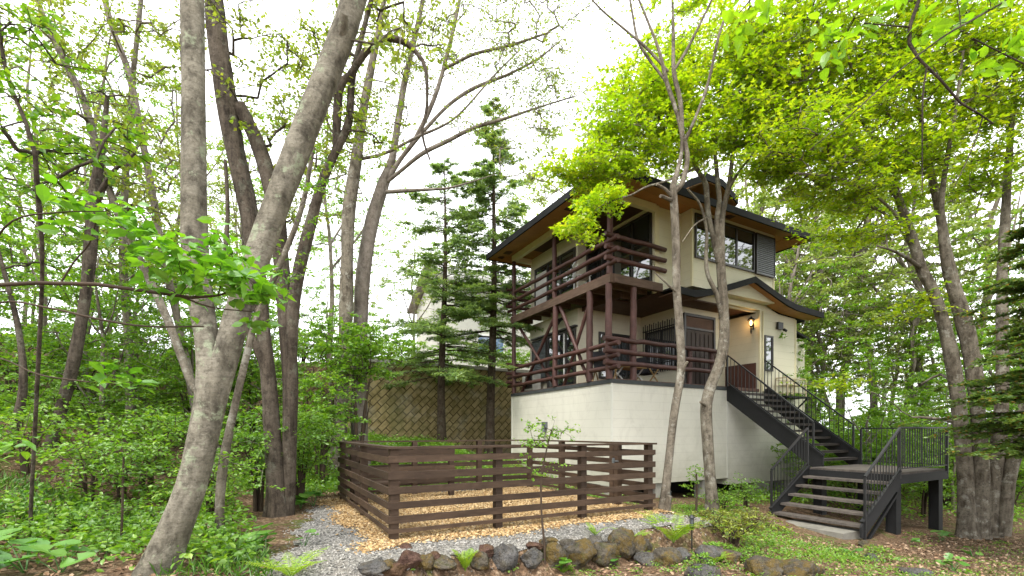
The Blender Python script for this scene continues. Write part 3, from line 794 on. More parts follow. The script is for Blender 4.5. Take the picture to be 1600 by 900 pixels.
# small shelf and tan pipe rack beside the stair head
g = G(); g.box((6.75, -.55, 2.42), (8.12, -.002, 2.47)); g.beam((6.85, -.03, 1.95), (6.85, -.5, 2.42), .04, .04); g.beam((8.0, -.03, 1.95), (8.0, -.5, 2.42), .04, .04); hp('wall_shelf', g, 'steel')
rk = empty('pipe_rack', H(7.43, -.28, 2.47), TH, 'tan metal pipe frame standing on the shelf beside the stair head', 'rack')
g = G()
for x in (-.52, .52):
    g.tube([(x, -.2, 0), (x, -.2, .55), (x, -.16, .6), (x, .16, .6), (x, .2, .55), (x, .2, 0)], .022, 8)
for z in (.12, .36, .55):
    for y in (-.2, .2): g.tube([(-.52, y, z), (.52, y, z)], .018, 8)
for k in range(6): g.tube([(-.4 + k * .16, -.2, .36), (-.4 + k * .16, .2, .36)], .014, 6)
g.build('frame', M['rack'], rk)
# things on the decks
ac = empty('air_conditioner', H(.42, 4.75, 2.70), TH, 'pale grey outdoor air conditioner unit at the far end of the lower deck', 'air conditioner')
g = G(); g.box((-.15, -.38, .06), (.15, .38, .62)); g.box((-.14, -.36, 0), (.14, -.30, .06)); g.box((-.14, .30, 0), (.14, .36, .06)); g.build('body', M['house2'], ac)
g = G()
for k in range(9): g.box((-.175, -.32 + k * .055, .12), (-.152, -.312 + k * .055, .56))
g.tube([(-.155, -.1, .34), (-.165, -.1, .34)], .2, 16); g.build('fan_grille', M['frame'], ac)
def folding_chair(r, l, rz, lab, leg):
    o = empty('folding_chair', H(r, l, 2.70), TH + rz, lab, 'chair', 'folding chairs on the lower deck')
    g = G(); g.box((-.26, -.24, .34), (.26, .24, .37)); g.build('seat', M['cloth'], o)
    g = G(); g.prism([(-.26, .24, .36), (.26, .24, .36), (.26, .34, .80), (-.26, .34, .80)], (0, .02, 0)); g.build('backrest', M['cloth'], o)
    for x in (-.27, .27):
        g = G(); g.beam((x, -.30, 0), (x, .24, .52), .03, .03); g.build('leg', M[leg], o)
        g = G(); g.beam((x * 1.08, .30, 0), (x * 1.08, -.22, .50), .03, .03); g.build('leg', M[leg], o)
        g = G(); g.box((x - .03, -.26, .52), (x + .03, .26, .545)); g.build('armrest', M['tanwood'], o)
folding_chair(.42, .75, 2.2, 'low folding chair with tan legs behind the corner log post', 'tanwood')
folding_chair(2.2, 1.0, 1.7, 'low folding chair with tan legs near the grille window', 'tanwood')
tb = empty('folding_table', H(1.25, .75, 2.70), TH, 'low folding table with white crossed legs on the lower deck', 'table')
g = G(); g.box((-.45, -.3, .42), (.45, .3, .45)); g.build('tabletop', M['tanwood'], tb)
for x in (-.38, .38):
    for s in (-1, 1):
        g = G(); g.beam((x + .015 * s, -.26 * s, 0), (x + .015 * s, .22 * s, .42), .028, .028); g.build('leg', M['white'], tb)
pc = empty('plastic_chair', H(.36, 1.75, 5.452), TH + 1.2, 'white plastic chair behind the rail of the upper balcony', 'chair')
g = G(); g.box((-.23, -.22, .42), (.23, .22, .45)); g.build('seat', M['white'], pc)
g = G()
for k in range(6): g.box((-.22 + k * .078, .2, .45), (-.17 + k * .078, .225, .82))
g.box((-.23, .2, .82), (.23, .23, .88)); g.build('backrest', M['white'], pc)
for x in (-.2, .2):
    for y in (-.19, .19):
        g = G(); g.beam((x, y, 0), (x * .95, y * .95, .42), .035, .035, (1, 0, 0)); g.build('leg', M['white'], pc)

# ------------------------------------------------------------------ outside stair of dark steel
stair = empty('outside_stair', H(5.2, -2.0, -.6), TH, 'dark steel outside stair with a landing and thin barred railings', 'stair')
S0 = np.array([5.2, -2.0, -.6])
class SG(G):
    def build(s, name, m, parent=None, **k):
        s.v = [a - S0 for a in s.v]
        return G.build(s, name, m, parent or stair, **k)
SL, SR, SZ, ST = 4.55, 6.38, .42, 2.68
n_up = 12; rise = (ST - SZ) / n_up; run = 2.75 / n_up
for i in range(n_up - 1):
    l = -2.75 + run * i; z = SZ + rise * (i + 1)
    g = SG(); g.box((SL + .03, l, z - .045), (SR - .03, l + run + .035, z)); g.box((SL + .03, l, z - .06), (SR - .03, l + .012, z + .003)); g.build('tread', M['tread'])
for x in (SL, SR):
    g = SG()
    p = [(-2.80, SZ + .28), (-2.80, SZ - .02), (-2.62, SZ - .10), (0.0 - .03, ST - .42), (-.03, ST + .02), (-.18, ST + .02)]
    g.prism([(x - .022, l, z) for l, z in p], (.044, 0, 0))
    g.beam((x - .05, -2.80, SZ + .285), (x - .05, -.16, ST + .03), .03, .05); g.beam((x + .05, -2.80, SZ + .285), (x + .05, -.16, ST + .03), .03, .05)
    g.build('stringer', M['steel'])
g = SG(); g.box((4.0, -4.6, SZ - .045), (6.40, -2.75, SZ)); g.build('landing', M['tread'])
g = SG()
for a, b in (((3.97, -4.63, SZ - .24), (6.43, -4.58, SZ - .048)), ((3.97, -2.77, SZ - .24), (6.43, -2.72, SZ - .048)), ((3.97, -4.58, SZ - .24), (4.02, -2.77, SZ - .048)), ((6.38, -4.58, SZ - .24), (6.43, -2.77, SZ - .048)), ((5.1, -4.58, SZ - .2), (5.15, -2.77, SZ - .048))): g.box(a, b)
g.build('landing_frame', M['steel'])
for x, y in ((4.16, -4.44), (6.27, -4.44), (4.16, -2.92), (6.27, -2.92)):
    g = SG(); g.box((x - .11, y - .10, -1.4), (x + .11, y - .085, SZ - .242)); g.box((x - .11, y + .085, -1.4), (x + .11, y + .10, SZ - .242)); g.box((x - .09, y - .0845, -1.4), (x + .09, y + .0845, SZ - .242)); g.build('leg', M['steel'])
n_lo = 5; lr = .198; lt = .305
for i in range(1, n_lo + 1):
    r1 = 4.0 - lt * (i - 1); z = SZ - lr * i
    g = SG(); g.box((r1 - lt - .02, -4.57, z - .045), (r1 - .02, -2.78, z)); g.box((r1 - lt - .028, -4.57, z - .05), (r1 - lt - .02, -2.78, z + .002)); g.build('tread', M['tread'])
for y in (-4.62, -2.74):
    g = SG()
    xe = 4.0 - lt * n_lo; ze = SZ - lr * n_lo
    g.prism([(x, y - .02, z) for x, z in ((4.0, SZ + .02), (4.0, SZ - .26), (xe - .02, ze - .25), (xe - .10, ze - .22), (xe - .10, ze - .02), (xe - .02, ze + .08))], (0, .04, 0))
    g.beam((4.0, y, SZ + .04), (xe - .06, y, ze + .08), .07, .03)
    g.build('stringer', M['steel'])
g = SG(); g.beam((4.08, -4.62, -.95), (3.1, -4.62, -.22), .06, .05) if False else g.beam((4.05, -4.55, SZ - .45), (2.75, -4.55, -.95), .05, .06); g.build('brace', M['steel'])
def railing(p, q, h, pitch=.118, lower=.09, posts=(True, True), tall=0.0):
    p = np.asarray(p, float); q = np.asarray(q, float)
    g = SG(); up = np.array([0, 0, 1.0])
    g.beam(p + up * h, q + up * h, .045, .035)
    g.beam(p + up * lower, q + up * lower, .03, .02)
    n_ = max(2, int(np.linalg.norm((q - p)[:2]) / pitch))
    sd = np.cross(q - p, up)
    for k in range(1, n_):
        c = p + (q - p) * k / n_; g.beam(c + up * lower, c + up * (h - .015), .014, .014, sd)
    for f, c, e in ((posts[0], p, 0), (posts[1], q, 0)):
        if f: g.beam(c + up * (-.12), c + up * (h - .018), .042, .042, sd)
    g.build('railing', M['black'])
off = rise * .6
railing((SL, -2.55, SZ + .22), (SL, -.03, ST + .06), .92)
railing((SR, -2.62, SZ + .17), (SR, -.03, ST + .06), .92)
railing((6.40, -2.80, SZ), (6.40, -4.60, SZ), .98)
railing((4.0, -4.62, SZ), (6.38, -4.62, SZ), .98)
railing((3.98, -4.64, SZ + .03), (2.50, -4.64, ze + .03), .95, posts=(False, True))
railing((3.98, -2.72, SZ + .03), (2.50, -2.72, ze + .03), .95, posts=(True, True))
for y in (-4.64, -2.72):
    g = SG(); g.beam((2.50, y, -1.1), (2.50, y, ze - .1), .042, .042, (0, 1, 0)); g.build('post', M['black'])
slab = G(); slab.box((1.98, -4.5, -1.1), (2.75, -3.15, -.70))
so = slab.build('concrete_pad', M['pad']); so.location = tuple(HC); so.rotation_euler = (0, 0, TH)
tag(so, 'flat concrete pad at the foot of the stair', 'pad')

# ------------------------------------------------------------------ board fence round the chip bed
fence = empty('board_fence', FL, TH, 'dark brown horizontal board fence around the wood chip bed', 'fence')
FW, FD = 4.25, 3.85
def fp(name, g): return g.build(name, M['fence'], fence)
fg = np.random.default_rng(5)
rows = [(.10, .145), (.21, .295), (.385, .465), (.56, .645), (.735, .825), (.93, 1.01)]
posts = [(0.05, .05), (1.45, .05), (2.86, .05), (FW - .05, .05), (.05, 1.8), (.05, FD - .05), (1.45, FD - .05), (2.9, FD - .05), (FW - .05, FD - .05), (FW - .05, .78), (FW - .05, .90), (FW - .05, 2.5)]
for x, y in posts:
    g = G(); g.box((x - .05, y - .05, -.25), (x + .05, y + .05, 1.095)); fp('post', g)
def board(x0, y0, x1, y1, z0, z1, cap=False):
    g = G(); j = fg.normal(0, .004)
    if abs(x1 - x0) > abs(y1 - y0): a, b = (x0, y0, z0 + j), (x1, y1, z1 + j)
    else: a, b = (x0, y0, z0 + j), (x1, y1, z1 + j)
    g.box(a, b); return fp('board', g)
for z0, z1 in rows:
    board(-.03, -.032, 2.858, -.002, z0, z1); board(2.862, -.032, FW + .03, -.002, z0, z1)
    board(-.032, 0.0, -.002, 1.90, z0, z1); board(-.032, 1.904, -.002, FD + .02, z0, z1)
    board(0.0, FD + .002, 2.0, FD + .03, z0, z1); board(2.004, FD + .002, FW, FD + .03, z0, z1)
    board(FW + .002, .86, FW + .03, FD, z0, z1)
    board(FW + .002, .0, FW + .03, .83, z0, z1)
for a in ((-.05, -.045, FW + .05, .095), (-.045, .097, .095, FD - .10), (-.05, FD - .098, FW + .05, FD + .045), (FW - .095, .097, FW + .045, .82), (FW - .095, .86, FW + .045, FD - .10)):
    g = G(); g.box((a[0], a[1], 1.097), (a[2], a[3], 1.125)); fp('cap_rail', g)
g = G(); g.box((FW - .13, .80, .74), (FW - .10, .84, .84)); g.box((FW - .12, .70, .78), (FW - .1, .86, .80)); g.build('gate_latch', M['shutter'], fence)
# low slatted screen standing inside the pen
sc = empty('slat_screen', FL + 1.1 * RV + 3.3 * LV, TH, 'low brown slatted screen with a bench shelf inside the fence', 'screen')
for x in (-.95, .95):
    g = G(); g.box((x - .05, -.05, -.1), (x + .05, .05, 1.0)); g.build('post', M['fence'], sc)
for z in (.32, .52, .84):
    g = G(); g.box((-1.0, -.08, z), (1.0, -.052, z + .12)); g.build('board', M['fence'], sc)
g = G(); g.box((-1.0, -.45, .36), (-.2, -.085, .40)); g.build('shelf', M['fence'], sc)
for x in (-.95, -.25):
    g = G(); g.box((x - .04, -.44, -.05), (x + .04, -.36, .36)); g.build('leg', M['fence'], sc)
# ------------------------------------------------------------------ plants: leaf cards, growing branches
DIA = (np.array([(0,0,0),(.45,-.30,.05),(1,0,-.06),(.45,.30,.05)]), [(0,1,2,3)])
OVATE = (np.array([(0,0,0),(.25,-.25,.05),(.62,-.24,.03),(1,0,-.14),(.62,.24,.03),(.25,.25,.05),(.25,0,0),(.62,0,-.03)]),
         [(0,1,6),(0,6,5),(1,2,7,6),(6,7,4,5),(2,3,7),(7,3,4)])
NEEDLE = (np.array([(0,0,0),(.5,-.16,.01),(1,0,-.05),(.5,.16,.01)]), [(0,1,2,3)])
_a = np.linspace(0, 2 * np.pi, 7)[:-1]
STAR = (np.array([(0,-.02,0),(.30,-.50,.0),(.42,-.14,.03),(1,0,-.05),(.42,.14,.03),(.30,.50,.0)]), [(0,1,2,3,4,5)])
def ROUND(n=12):
    a = np.linspace(.25, 2 * np.pi - .25, n) + np.pi
    v = [(0, 0, -.06)] + [(.5 * math.cos(t) * (1 + .05 * (k % 2)), .5 * math.sin(t) * (1 + .05 * (k % 2)), .05 * math.cos(2 * t)) for k, t in enumerate(a)]
    return (np.array(v), [(0, k, k + 1) for k in range(1, n)])
ROUNDT = ROUND()

def unit(a): return a / (np.linalg.norm(a, axis=-1, keepdims=True) + 1e-9)

def leaf_add(g, C, size, tpl, rg, spread=.6, dirv=None, nrm=None, droop=0.0, attr=None):
    C = np.asarray(C, float); k = len(C)
    if k == 0: return
    T, F = tpl
    n_ = rg.normal(0, spread, (k, 3)); n_[:, 2] += 1.0
    if nrm is not None: n_ = n_ + nrm
    n_ = unit(n_)
    if dirv is None:
        a = rg.uniform(0, 6.283, k); d = np.stack([np.cos(a), np.sin(a), -droop * np.ones(k)], -1)
    else: d = dirv + rg.normal(0, .25, (k, 3))
    d = unit(d - n_ * (d * n_).sum(1)[:, None]); s = np.cross(n_, d)
    sz = np.broadcast_to(np.asarray(size, float), (k,))[:, None, None]
    V = C[:, None] + sz * (T[None, :, 0:1] * d[:, None] + T[None, :, 1:2] * s[:, None] + T[None, :, 2:3] * n_[:, None])
    m = len(T)
    fl = np.array([i for f in F for i in f]); ft = np.array([len(f) for f in F])
    L_ = (np.arange(k)[:, None] * m + fl[None]).ravel()
    r_ = rg.uniform(0, 1, k) if attr is None else attr
    g.add(V.reshape(-1, 3), L_, np.tile(ft, k), np.repeat(r_, len(F)))

def catmull(pts, step):
    A = np.asarray(pts, float)
    Q = np.vstack([2 * A[0] - A[1], A, 2 * A[-1] - A[-2]])
    out = []
    for i in range(1, len(Q) - 2):
        p0, p1, p2, p3 = Q[i - 1], Q[i], Q[i + 1], Q[i + 2]
        k = max(1, int(np.linalg.norm((p2 - p1)[:3]) / step))
        t = np.linspace(0, 1, k, endpoint=False)[:, None]
        out.append(.5 * (2 * p1 + (p2 - p0) * t + (2 * p0 - 5 * p1 + 4 * p2 - p3) * t * t + (3 * p1 - p0 - 3 * p2 + p3) * t ** 3))
    out.append(A[-1:])
    return np.vstack(out)

def limb_px(spec, step=.16, k=.92):
    """list of (u, v, depth, horizontal width in photo pixels) -> points with radius"""
    uv = np.array([q[:2] for q in spec], float)
    d = np.gradient(uv, axis=0); d /= np.linalg.norm(d, axis=1)[:, None] + 1e-9
    c = np.where(np.abs(d[:, 1]) > .6, np.maximum(np.abs(d[:, 1]), .78), 1.0)
    A = np.array([np.append(P(u, v, Y), k * cc * w / 2 * Y / FPX / math.sqrt(1 + ((u - CX) / FPX) ** 2)) for (u, v, Y, w), cc in zip(spec, c)])
    return catmull(A, step)

def grow(limbs, targets, rg, step=.22, tip=.004, expo=.5, down=.5, capf=.6, minr=None, bend=.18):
    pos = np.vstack([l[:, :3] for l in limbs]); rad = np.concatenate([l[:, 3] for l in limbs])
    nl = len(pos); par = np.full(nl, -1)
    tg = np.asarray(targets, float)
    if len(tg) == 0: return []
    dmin = np.array([np.min(((pos - t) ** 2).sum(1)) for t in tg])
    pos = list(pos); par = list(par); dirs = [np.zeros(3)] * nl
    PA = np.array(pos); cap = len(PA)
    buf = np.zeros((cap + len(tg) * 40, 3)); buf[:cap] = PA; cnt = cap
    paths = []
    for ti in np.argsort(dmin):
        t = tg[ti]
        d = t - buf[:cnt]
        dist = np.sqrt((d ** 2).sum(1))
        cost = dist + down * np.maximum(0, -d[:, 2]) 
        j = int(np.argmin(cost))
        D = dist[j]
        if D < .05: continue
        k = int(min(38, max(2, D / step)))
        p0 = buf[j]
        ctrl = p0 + (t - p0) * .5 + rg.normal(0, bend, 3) * D * .5 + np.array([0, 0, .10 * D])
        s = np.linspace(0, 1, k + 1)[1:, None]
        pts = (1 - s) ** 2 * p0 + 2 * s * (1 - s) * ctrl + s * s * t
        pts[:-1] += rg.normal(0, .02 * min(1, D), (k - 1, 3))
        idx = list(range(cnt, cnt + k))
        if cnt + k > len(buf): buf = np.vstack([buf, np.zeros((4000, 3))])
        buf[cnt:cnt + k] = pts
        par += [j] + idx[:-1]
        cnt += k
        paths.append((j, idx))
    num = np.zeros(cnt)
    for j, idx in paths: num[idx[-1]] += 1
    for j, idx in reversed(paths):
        c = 0
        for q in reversed(idx):
            num[q] += c; c = num[q]
        if j >= nl: num[j] += c
    # counts reach joints in the order the paths were laid, so reversed order is right
    R_ = tip * np.maximum(num, 1) ** expo
    out = []
    for j, idx in paths:
        r = R_[idx].copy()
        lim = (rad[j] if j < nl else R_[j]) * (capf if j < nl else .95)
        r = np.minimum(r, max(lim, tip))
        r0 = min(r[0] * 1.15, max(lim, tip))
        out.append((np.vstack([buf[j], buf[idx]]), np.append(r0, r)))
    return out

def cloud(u, v, Y, du, dv, dY, n, rg):
    """n points in an ellipsoid given by its size in the photograph and its depth"""
    d = rg.normal(0, 1, (n, 3)); d /= np.linalg.norm(d, axis=1)[:, None]
    d *= rg.uniform(0, 1, (n, 1)) ** (1 / 2.6)
    c = P(u, v, Y); k = Y / FPX
    return c + np.stack([d[:, 0] * du * k, d[:, 1] * dY, d[:, 2] * dv * k], -1)

def twigs(g, A, B, r, rg, sag=.06):
    """many thin three-sided twigs from A to B"""
    k = len(A)
    if k == 0: return
    D = B - A; L = np.linalg.norm(D, axis=1)[:, None]
    mid = (A + B) / 2 + rg.normal(0, sag, (k, 3)) * L
    T = D / (L + 1e-9)
    s = unit(np.cross(T, np.array([.3, .5, .81]))); b = np.cross(T, s)
    rings = []
    for c, f in ((A, 1.0), (mid, .75), (B, .35)):
        for a in (0, 2.094, 4.189):
            rings.append(c + (s * math.cos(a) + b * math.sin(a)) * (r * f)[:, None])
    V = np.stack(rings, 1)
    F = []
    for q in range(2):
        for a in range(3): F.append((q * 3 + a, q * 3 + (a + 1) % 3, q * 3 + 3 + (a + 1) % 3, q * 3 + 3 + a))
    F = np.array(F)
    L_ = (np.arange(k)[:, None, None] * 9 + F[None]).ravel()
    g.add(V.reshape(-1, 3), L_, np.full(k * 6, 4), smooth=True)

def trunk_mesh(g, A, ns, rg, knot=.05, flare=None):
    """limb with an uneven outline: slow bulges, ridges that run along it, buttresses at the foot"""
    r = A[:, 3].copy(); k = len(A)
    m_ = max(3, k // 4)
    r = r * (1 + knot * np.interp(np.arange(k), np.linspace(0, k - 1, m_), rg.normal(0, 1, m_)))
    s_ = np.concatenate([[0], np.cumsum(np.linalg.norm(np.diff(A[:, :3], axis=0), axis=1))])[:, None]
    a = (np.arange(ns) * 2 * np.pi / ns)[None]
    mod = np.ones((k, ns))
    for q, am in ((2, .05), (3, .045), (5, .03), (7, .02)):
        mod += am * np.cos(q * a + rg.uniform(0, 6.28) + s_ * rg.normal(0, .35)) * np.cos(s_ * rg.uniform(.5, 2.0) + rg.uniform(0, 6.28))
    if ns >= 24:      # bark fissures that wander along the trunk
        for q in (9, 13, 18):
            if q * 2 > ns: continue
            wander = np.cumsum(rg.normal(0, .16, k))[:, None]
            mod += rg.uniform(.010, .018) * np.cos(q * a + wander + rg.uniform(0, 6.28)) * (.5 + .5 * np.cos(s_ * rg.uniform(1, 3) + rg.uniform(0, 6.28) + 2 * a))
    if flare:
        e = np.exp(-s_ / max(.18, 2.2 * A[0, 3]))
        mod += e * (flare * .8 + flare * .7 * np.maximum(0, np.cos(rg.integers(3, 6) * a + rg.uniform(0, 6.28))) ** 1.5)
    g.tube(A[:, :3], r, ns, rough=.012, rg=rg, mod=mod)

def tree(name, label, cat, limbs, targets, bark, leaf, nleaf, size, rs=.35, flat=.35, tpl=DIA, spread=.6, seed=1, group=None, twig=None,
         ns=12, step=.22, tip=.004, expo=.5, down=.5, ntw=3, loc=None, knot=.05, keep=1.0, droop=.2, capf=.6, leafmin=None, bend=.18, crown='crown'):
    rg = np.random.default_rng(seed)
    b0 = limbs[0][0, :3]
    loc = b0 if loc is None else np.asarray(loc, float)
    root = empty(name, loc, 0, label, cat, group)
    g = G()
    for i, l in enumerate(limbs):
        A = l.copy(); A[:, :3] -= loc
        trunk_mesh(g, A, ns, rg, knot, .75 if i == 0 and A[0, 3] > .03 else None)
    paths = grow(limbs, targets, rg, step, tip, expo, down, capf, bend=bend) if len(targets) else []
    gt = g
    if paths:
        for pts, r in paths:
            g.tube(pts - loc, r, 7 if r[0] > .03 else (5 if r[0] > .012 else 3), cap=False)
        ends = np.array([p[-1] for p, r in paths])
        sel = rg.uniform(0, 1, len(ends)) < keep
        ends = ends[sel]
        if ntw:
            A = np.repeat(ends, ntw, 0)
            a = rg.uniform(0, 6.283, len(A)); q = rs * rg.uniform(.5, 1.05, len(A))
            B = A + np.stack([np.cos(a) * q, np.sin(a) * q, rg.normal(0, rs * flat, len(A))], -1)
            twigs(g, A - loc, B - loc, np.full(len(A), tip * .8), rg)
        gt.build('trunk', M[bark], root)
        if nleaf:
            k = len(ends) * nleaf
            dv = None
            if ntw:      # leaves sit along the twigs, a few fill the gaps between them
                e_ = np.repeat(np.arange(len(ends)), nleaf)
                j_ = e_ * ntw + rg.integers(0, ntw, k)
                w_ = rg.uniform(.12, 1.08, k)[:, None]
                C = A[j_] + (B[j_] - A[j_]) * w_ + rg.normal(0, 1, (k, 3)) * np.array([.10, .10, .05]) * rs
                dv = unit(B[j_] - A[j_]) * .7 + rg.normal(0, .55, (k, 3)) * np.array([1, 1, .3]) + np.array([0, 0, -droop])
            else:
                A = np.repeat(ends, nleaf, 0)
                a = rg.uniform(0, 6.283, k); q = rs * np.sqrt(rg.uniform(0, 1, k))
                C = A + np.stack([np.cos(a) * q, np.sin(a) * q, rg.normal(0, rs * flat, k)], -1)
            g = G()
            leaf_add(g, C - loc, rg.uniform(.65, 1.15, k) * size, tpl, rg, spread, droop=droop, dirv=dv)
            g.build(crown, M[leaf], root, attr='rnd')
    else: gt.build('trunk', M[bark], root)
    return root

# leaf colours (albedo of young spring leaves)
M['lf_maple'] = m_leaf('maple_leaf', [(.25,.43,.010), (.36,.53,.012), (.45,.58,.016), (.54,.58,.03)], .62, (1.1,1.1,.5), patch=.5, alt=(.23,.43,.012))
M['lf_maple_green'] = m_leaf('green_maple_leaf', [(.13,.29,.014), (.20,.38,.018), (.28,.44,.022)], .5, (1.15,1.15,.5), patch=.5, alt=(.17,.35,.02))
M['lf_sparse'] = m_leaf('opening_leaf', [(.16,.27,.02), (.25,.36,.03), (.35,.41,.06)], .5, (1.15,1.12,.6), patch=.4, alt=(.26,.26,.07))
M['lf_bush'] = m_leaf('bush_leaf', [(.075,.19,.014), (.13,.29,.018), (.20,.37,.022), (.27,.42,.03)], .5, (1.2,1.2,.5), patch=.55, alt=(.16,.33,.02))
M['lf_wood'] = m_leaf('understorey_leaf', [(.07,.18,.016), (.125,.27,.02), (.19,.36,.028)], .52, (1.22,1.2,.5), patch=.6, alt=(.17,.33,.022))
M['lf_fir'] = m_leaf('fir_needle', [(.15,.27,.10), (.21,.33,.12), (.27,.39,.12), (.36,.46,.08)], .55, (1.12,1.12,.7), patch=.6, alt=(.24,.36,.09))
M['lf_hem'] = m_leaf('dark_needle', [(.065,.145,.035), (.10,.19,.04), (.15,.24,.042), (.22,.23,.035)], .5, (1.15,1.15,.7), patch=.6, alt=(.13,.22,.04), dead=(.30,.18,.03))
M['lf_big'] = m_leaf('broad_leaf', [(.09,.25,.014), (.13,.33,.018), (.19,.39,.02)], .5, (1.2,1.2,.45), gloss=.08)
M['lf_bright'] = m_leaf('bright_broad_leaf', [(.19,.40,.014), (.26,.47,.018)], .6, (1.2,1.15,.45), gloss=.06)
M['lf_fern'] = m_leaf('fern_frond', [(.17,.33,.014), (.24,.40,.018), (.30,.43,.02)], .5, (1.2,1.15,.5))
M['lf_fuki'] = m_leaf('round_leaf', [(.06,.20,.020), (.10,.26,.028), (.15,.31,.034)], .4, (1.2,1.2,.5), gloss=.08)
M['lf_azalea'] = m_leaf('azalea_leaf', [(.13,.11,.04), (.20,.27,.02), (.28,.37,.02), (.36,.41,.03)], .45, (1.2,1.15,.5), patch=.7, alt=(.17,.14,.06))
M['lf_far'] = m_leaf('far_leaf', [(.19,.31,.05), (.27,.39,.06), (.35,.43,.10)], .5, (1.15,1.12,.7), patch=.5, alt=(.33,.34,.14))
M['lf_grass'] = m_leaf('grass_blade', [(.05,.15,.014), (.10,.24,.02), (.17,.30,.03)], .4, (1.2,1.2,.5))
# ------------------------------------------------------------------ the trees
R0 = np.random.default_rng(99)
def clouds(specs, seed):
    rg = np.random.default_rng(seed)
    return np.vstack([cloud(*s, rg) for s in specs])
def rooted(spec, extra=.25):
    """first point pushed down into the ground under it"""
    A = limb_px(spec)
    x, y, z, r = A[0]
    gzv = g1(x, y)
    if z > gzv - extra:
        A = np.vstack([[x, y, gzv - extra, r * 1.1], [x, y, (z + gzv - extra) / 2, r * 1.05], A]) if z - gzv > .3 else np.vstack([[x, y, gzv - extra, r * 1.1], A])
    return A

# big forked tree, left front
fa = rooted([(222,945,4.25,74),(262,850,4.3,66),(298,760,4.33,60),(320,670,4.36,56),(331,600,4.38,56),(322,520,4.4,44),(308,430,4.4,45),(303,330,4.4,45),(303,200,4.4,44),(302,60,4.4,42),(298,-120,4.4,38),(290,-330,4.5,30),(270,-560,4.6,20),(250,-800,4.6,9)])
fb = limb_px([(332,640,4.37,44),(352,560,4.4,48),(378,470,4.45,48),(408,385,4.5,49),(440,300,4.52,47),(478,200,4.55,47),(522,90,4.6,45),(550,10,4.6,40),(585,-120,4.6,34),(640,-300,4.7,24),(700,-500,4.8,12)])
fc = limb_px([(530,70,4.58,22),(536,40,4.5,17),(538,22,4.45,13)], .05)
tree('forked_tree', 'large pale grey tree with lichen patches forking into two trunks beside the fence', 'tree', [fa, fb, fc],
     clouds([(260,-560,4.6,330,230,1.6,90),(680,-480,4.8,300,220,1.4,80),(480,-260,4.9,260,80,1.0,26),(600,60,4.7,60,60,.4,5)], 1), 'bark_pale', 'lf_sparse', 26, .07, .3, tpl=DIA, seed=2, ns=44, tip=.005, twig='bark_grey', knot=.035)

# dark many-stemmed tree behind it
da = rooted([(432,828,7.2,34),(431,760,7.2,29),(425,680,7.2,27),(420,600,7.2,27),(412,520,7.2,29),(402,430,7.25,32),(388,330,7.3,34),(366,230,7.3,37),(350,130,7.3,36),(338,40,7.35,32),(330,-80,7.4,24),(318,-260,7.4,12)])
db = limb_px([(448,822,7.3,28),(452,700,7.3,27),(454,600,7.3,27),(449,520,7.3,27),(440,420,7.3,27),(430,320,7.3,32),(405,230,7.3,30),(375,165,7.3,26)])
dc = limb_px([(452,640,7.3,12),(455,560,7.25,20),(462,450,7.2,21),(485,350,7.2,20),(505,280,7.2,18),(525,235,7.2,16),(545,190,7.2,14),(551,120,7.2,12),(575,20,7.2,9),(600,-80,7.2,6)])
dd = limb_px([(525,235,7.2,12),(530,140,7.1,14),(547,118,7.1,14),(567,87,7.05,13),(587,65,7.0,12),(610,60,7.0,11),(635,67,7.0,11),(653,85,7.0,10),(665,108,7.0,8),(667,165,7.0,6),(660,200,7.0,5),(663,225,7.0,4),(672,250,7.0,3)], .1)
de = limb_px([(420,590,7.2,20),(400,540,7.1,16),(365,470,7.0,12),(352,420,7.0,10),(356,330,7.0,8),(352,250,7.0,6)])
tree('dark_tree', 'dark brown many-stemmed tree with ridged bark and a bent-over limb behind the forked tree', 'tree', [da, db, dc, dd, de],
     clouds([(370,60,7.3,80,120,1.0,26),(420,130,7.4,70,100,.8,30),(500,120,7.3,70,130,.8,34),(620,30,7.4,110,80,.8,26),(460,260,7.3,80,90,.7,30),(560,200,7.3,60,60,.6,16),(330,-200,7.4,260,130,1.5,60),(560,-160,7.4,200,90,1.2,40)], 3),
     'bark_dark', 'lf_sparse', 30, .08, .36, flat=.14, keep=.8, bend=.06, ntw=5, seed=4, ns=36, tip=.0055, knot=.07)

# thin trunk between them
ta = rooted([(347,880,5.6,18),(343,800,5.6,16),(350,720,5.6,17),(366,640,5.6,15),(382,570,5.6,14),(400,500,5.7,12),(430,430,5.8,12),(470,330,5.9,9),(490,230,5.9,6)])
tree('slender_brown_tree', 'slender brown trunk standing just right of the foot of the forked tree', 'tree', [ta],
     clouds([(370,700,5.4,60,80,.5,14),(440,430,5.8,60,60,.5,16),(480,300,5.9,50,90,.5,12)], 5), 'bark_grey', 'lf_bush', 26, .055, .2, seed=6, ns=12, tip=.003)

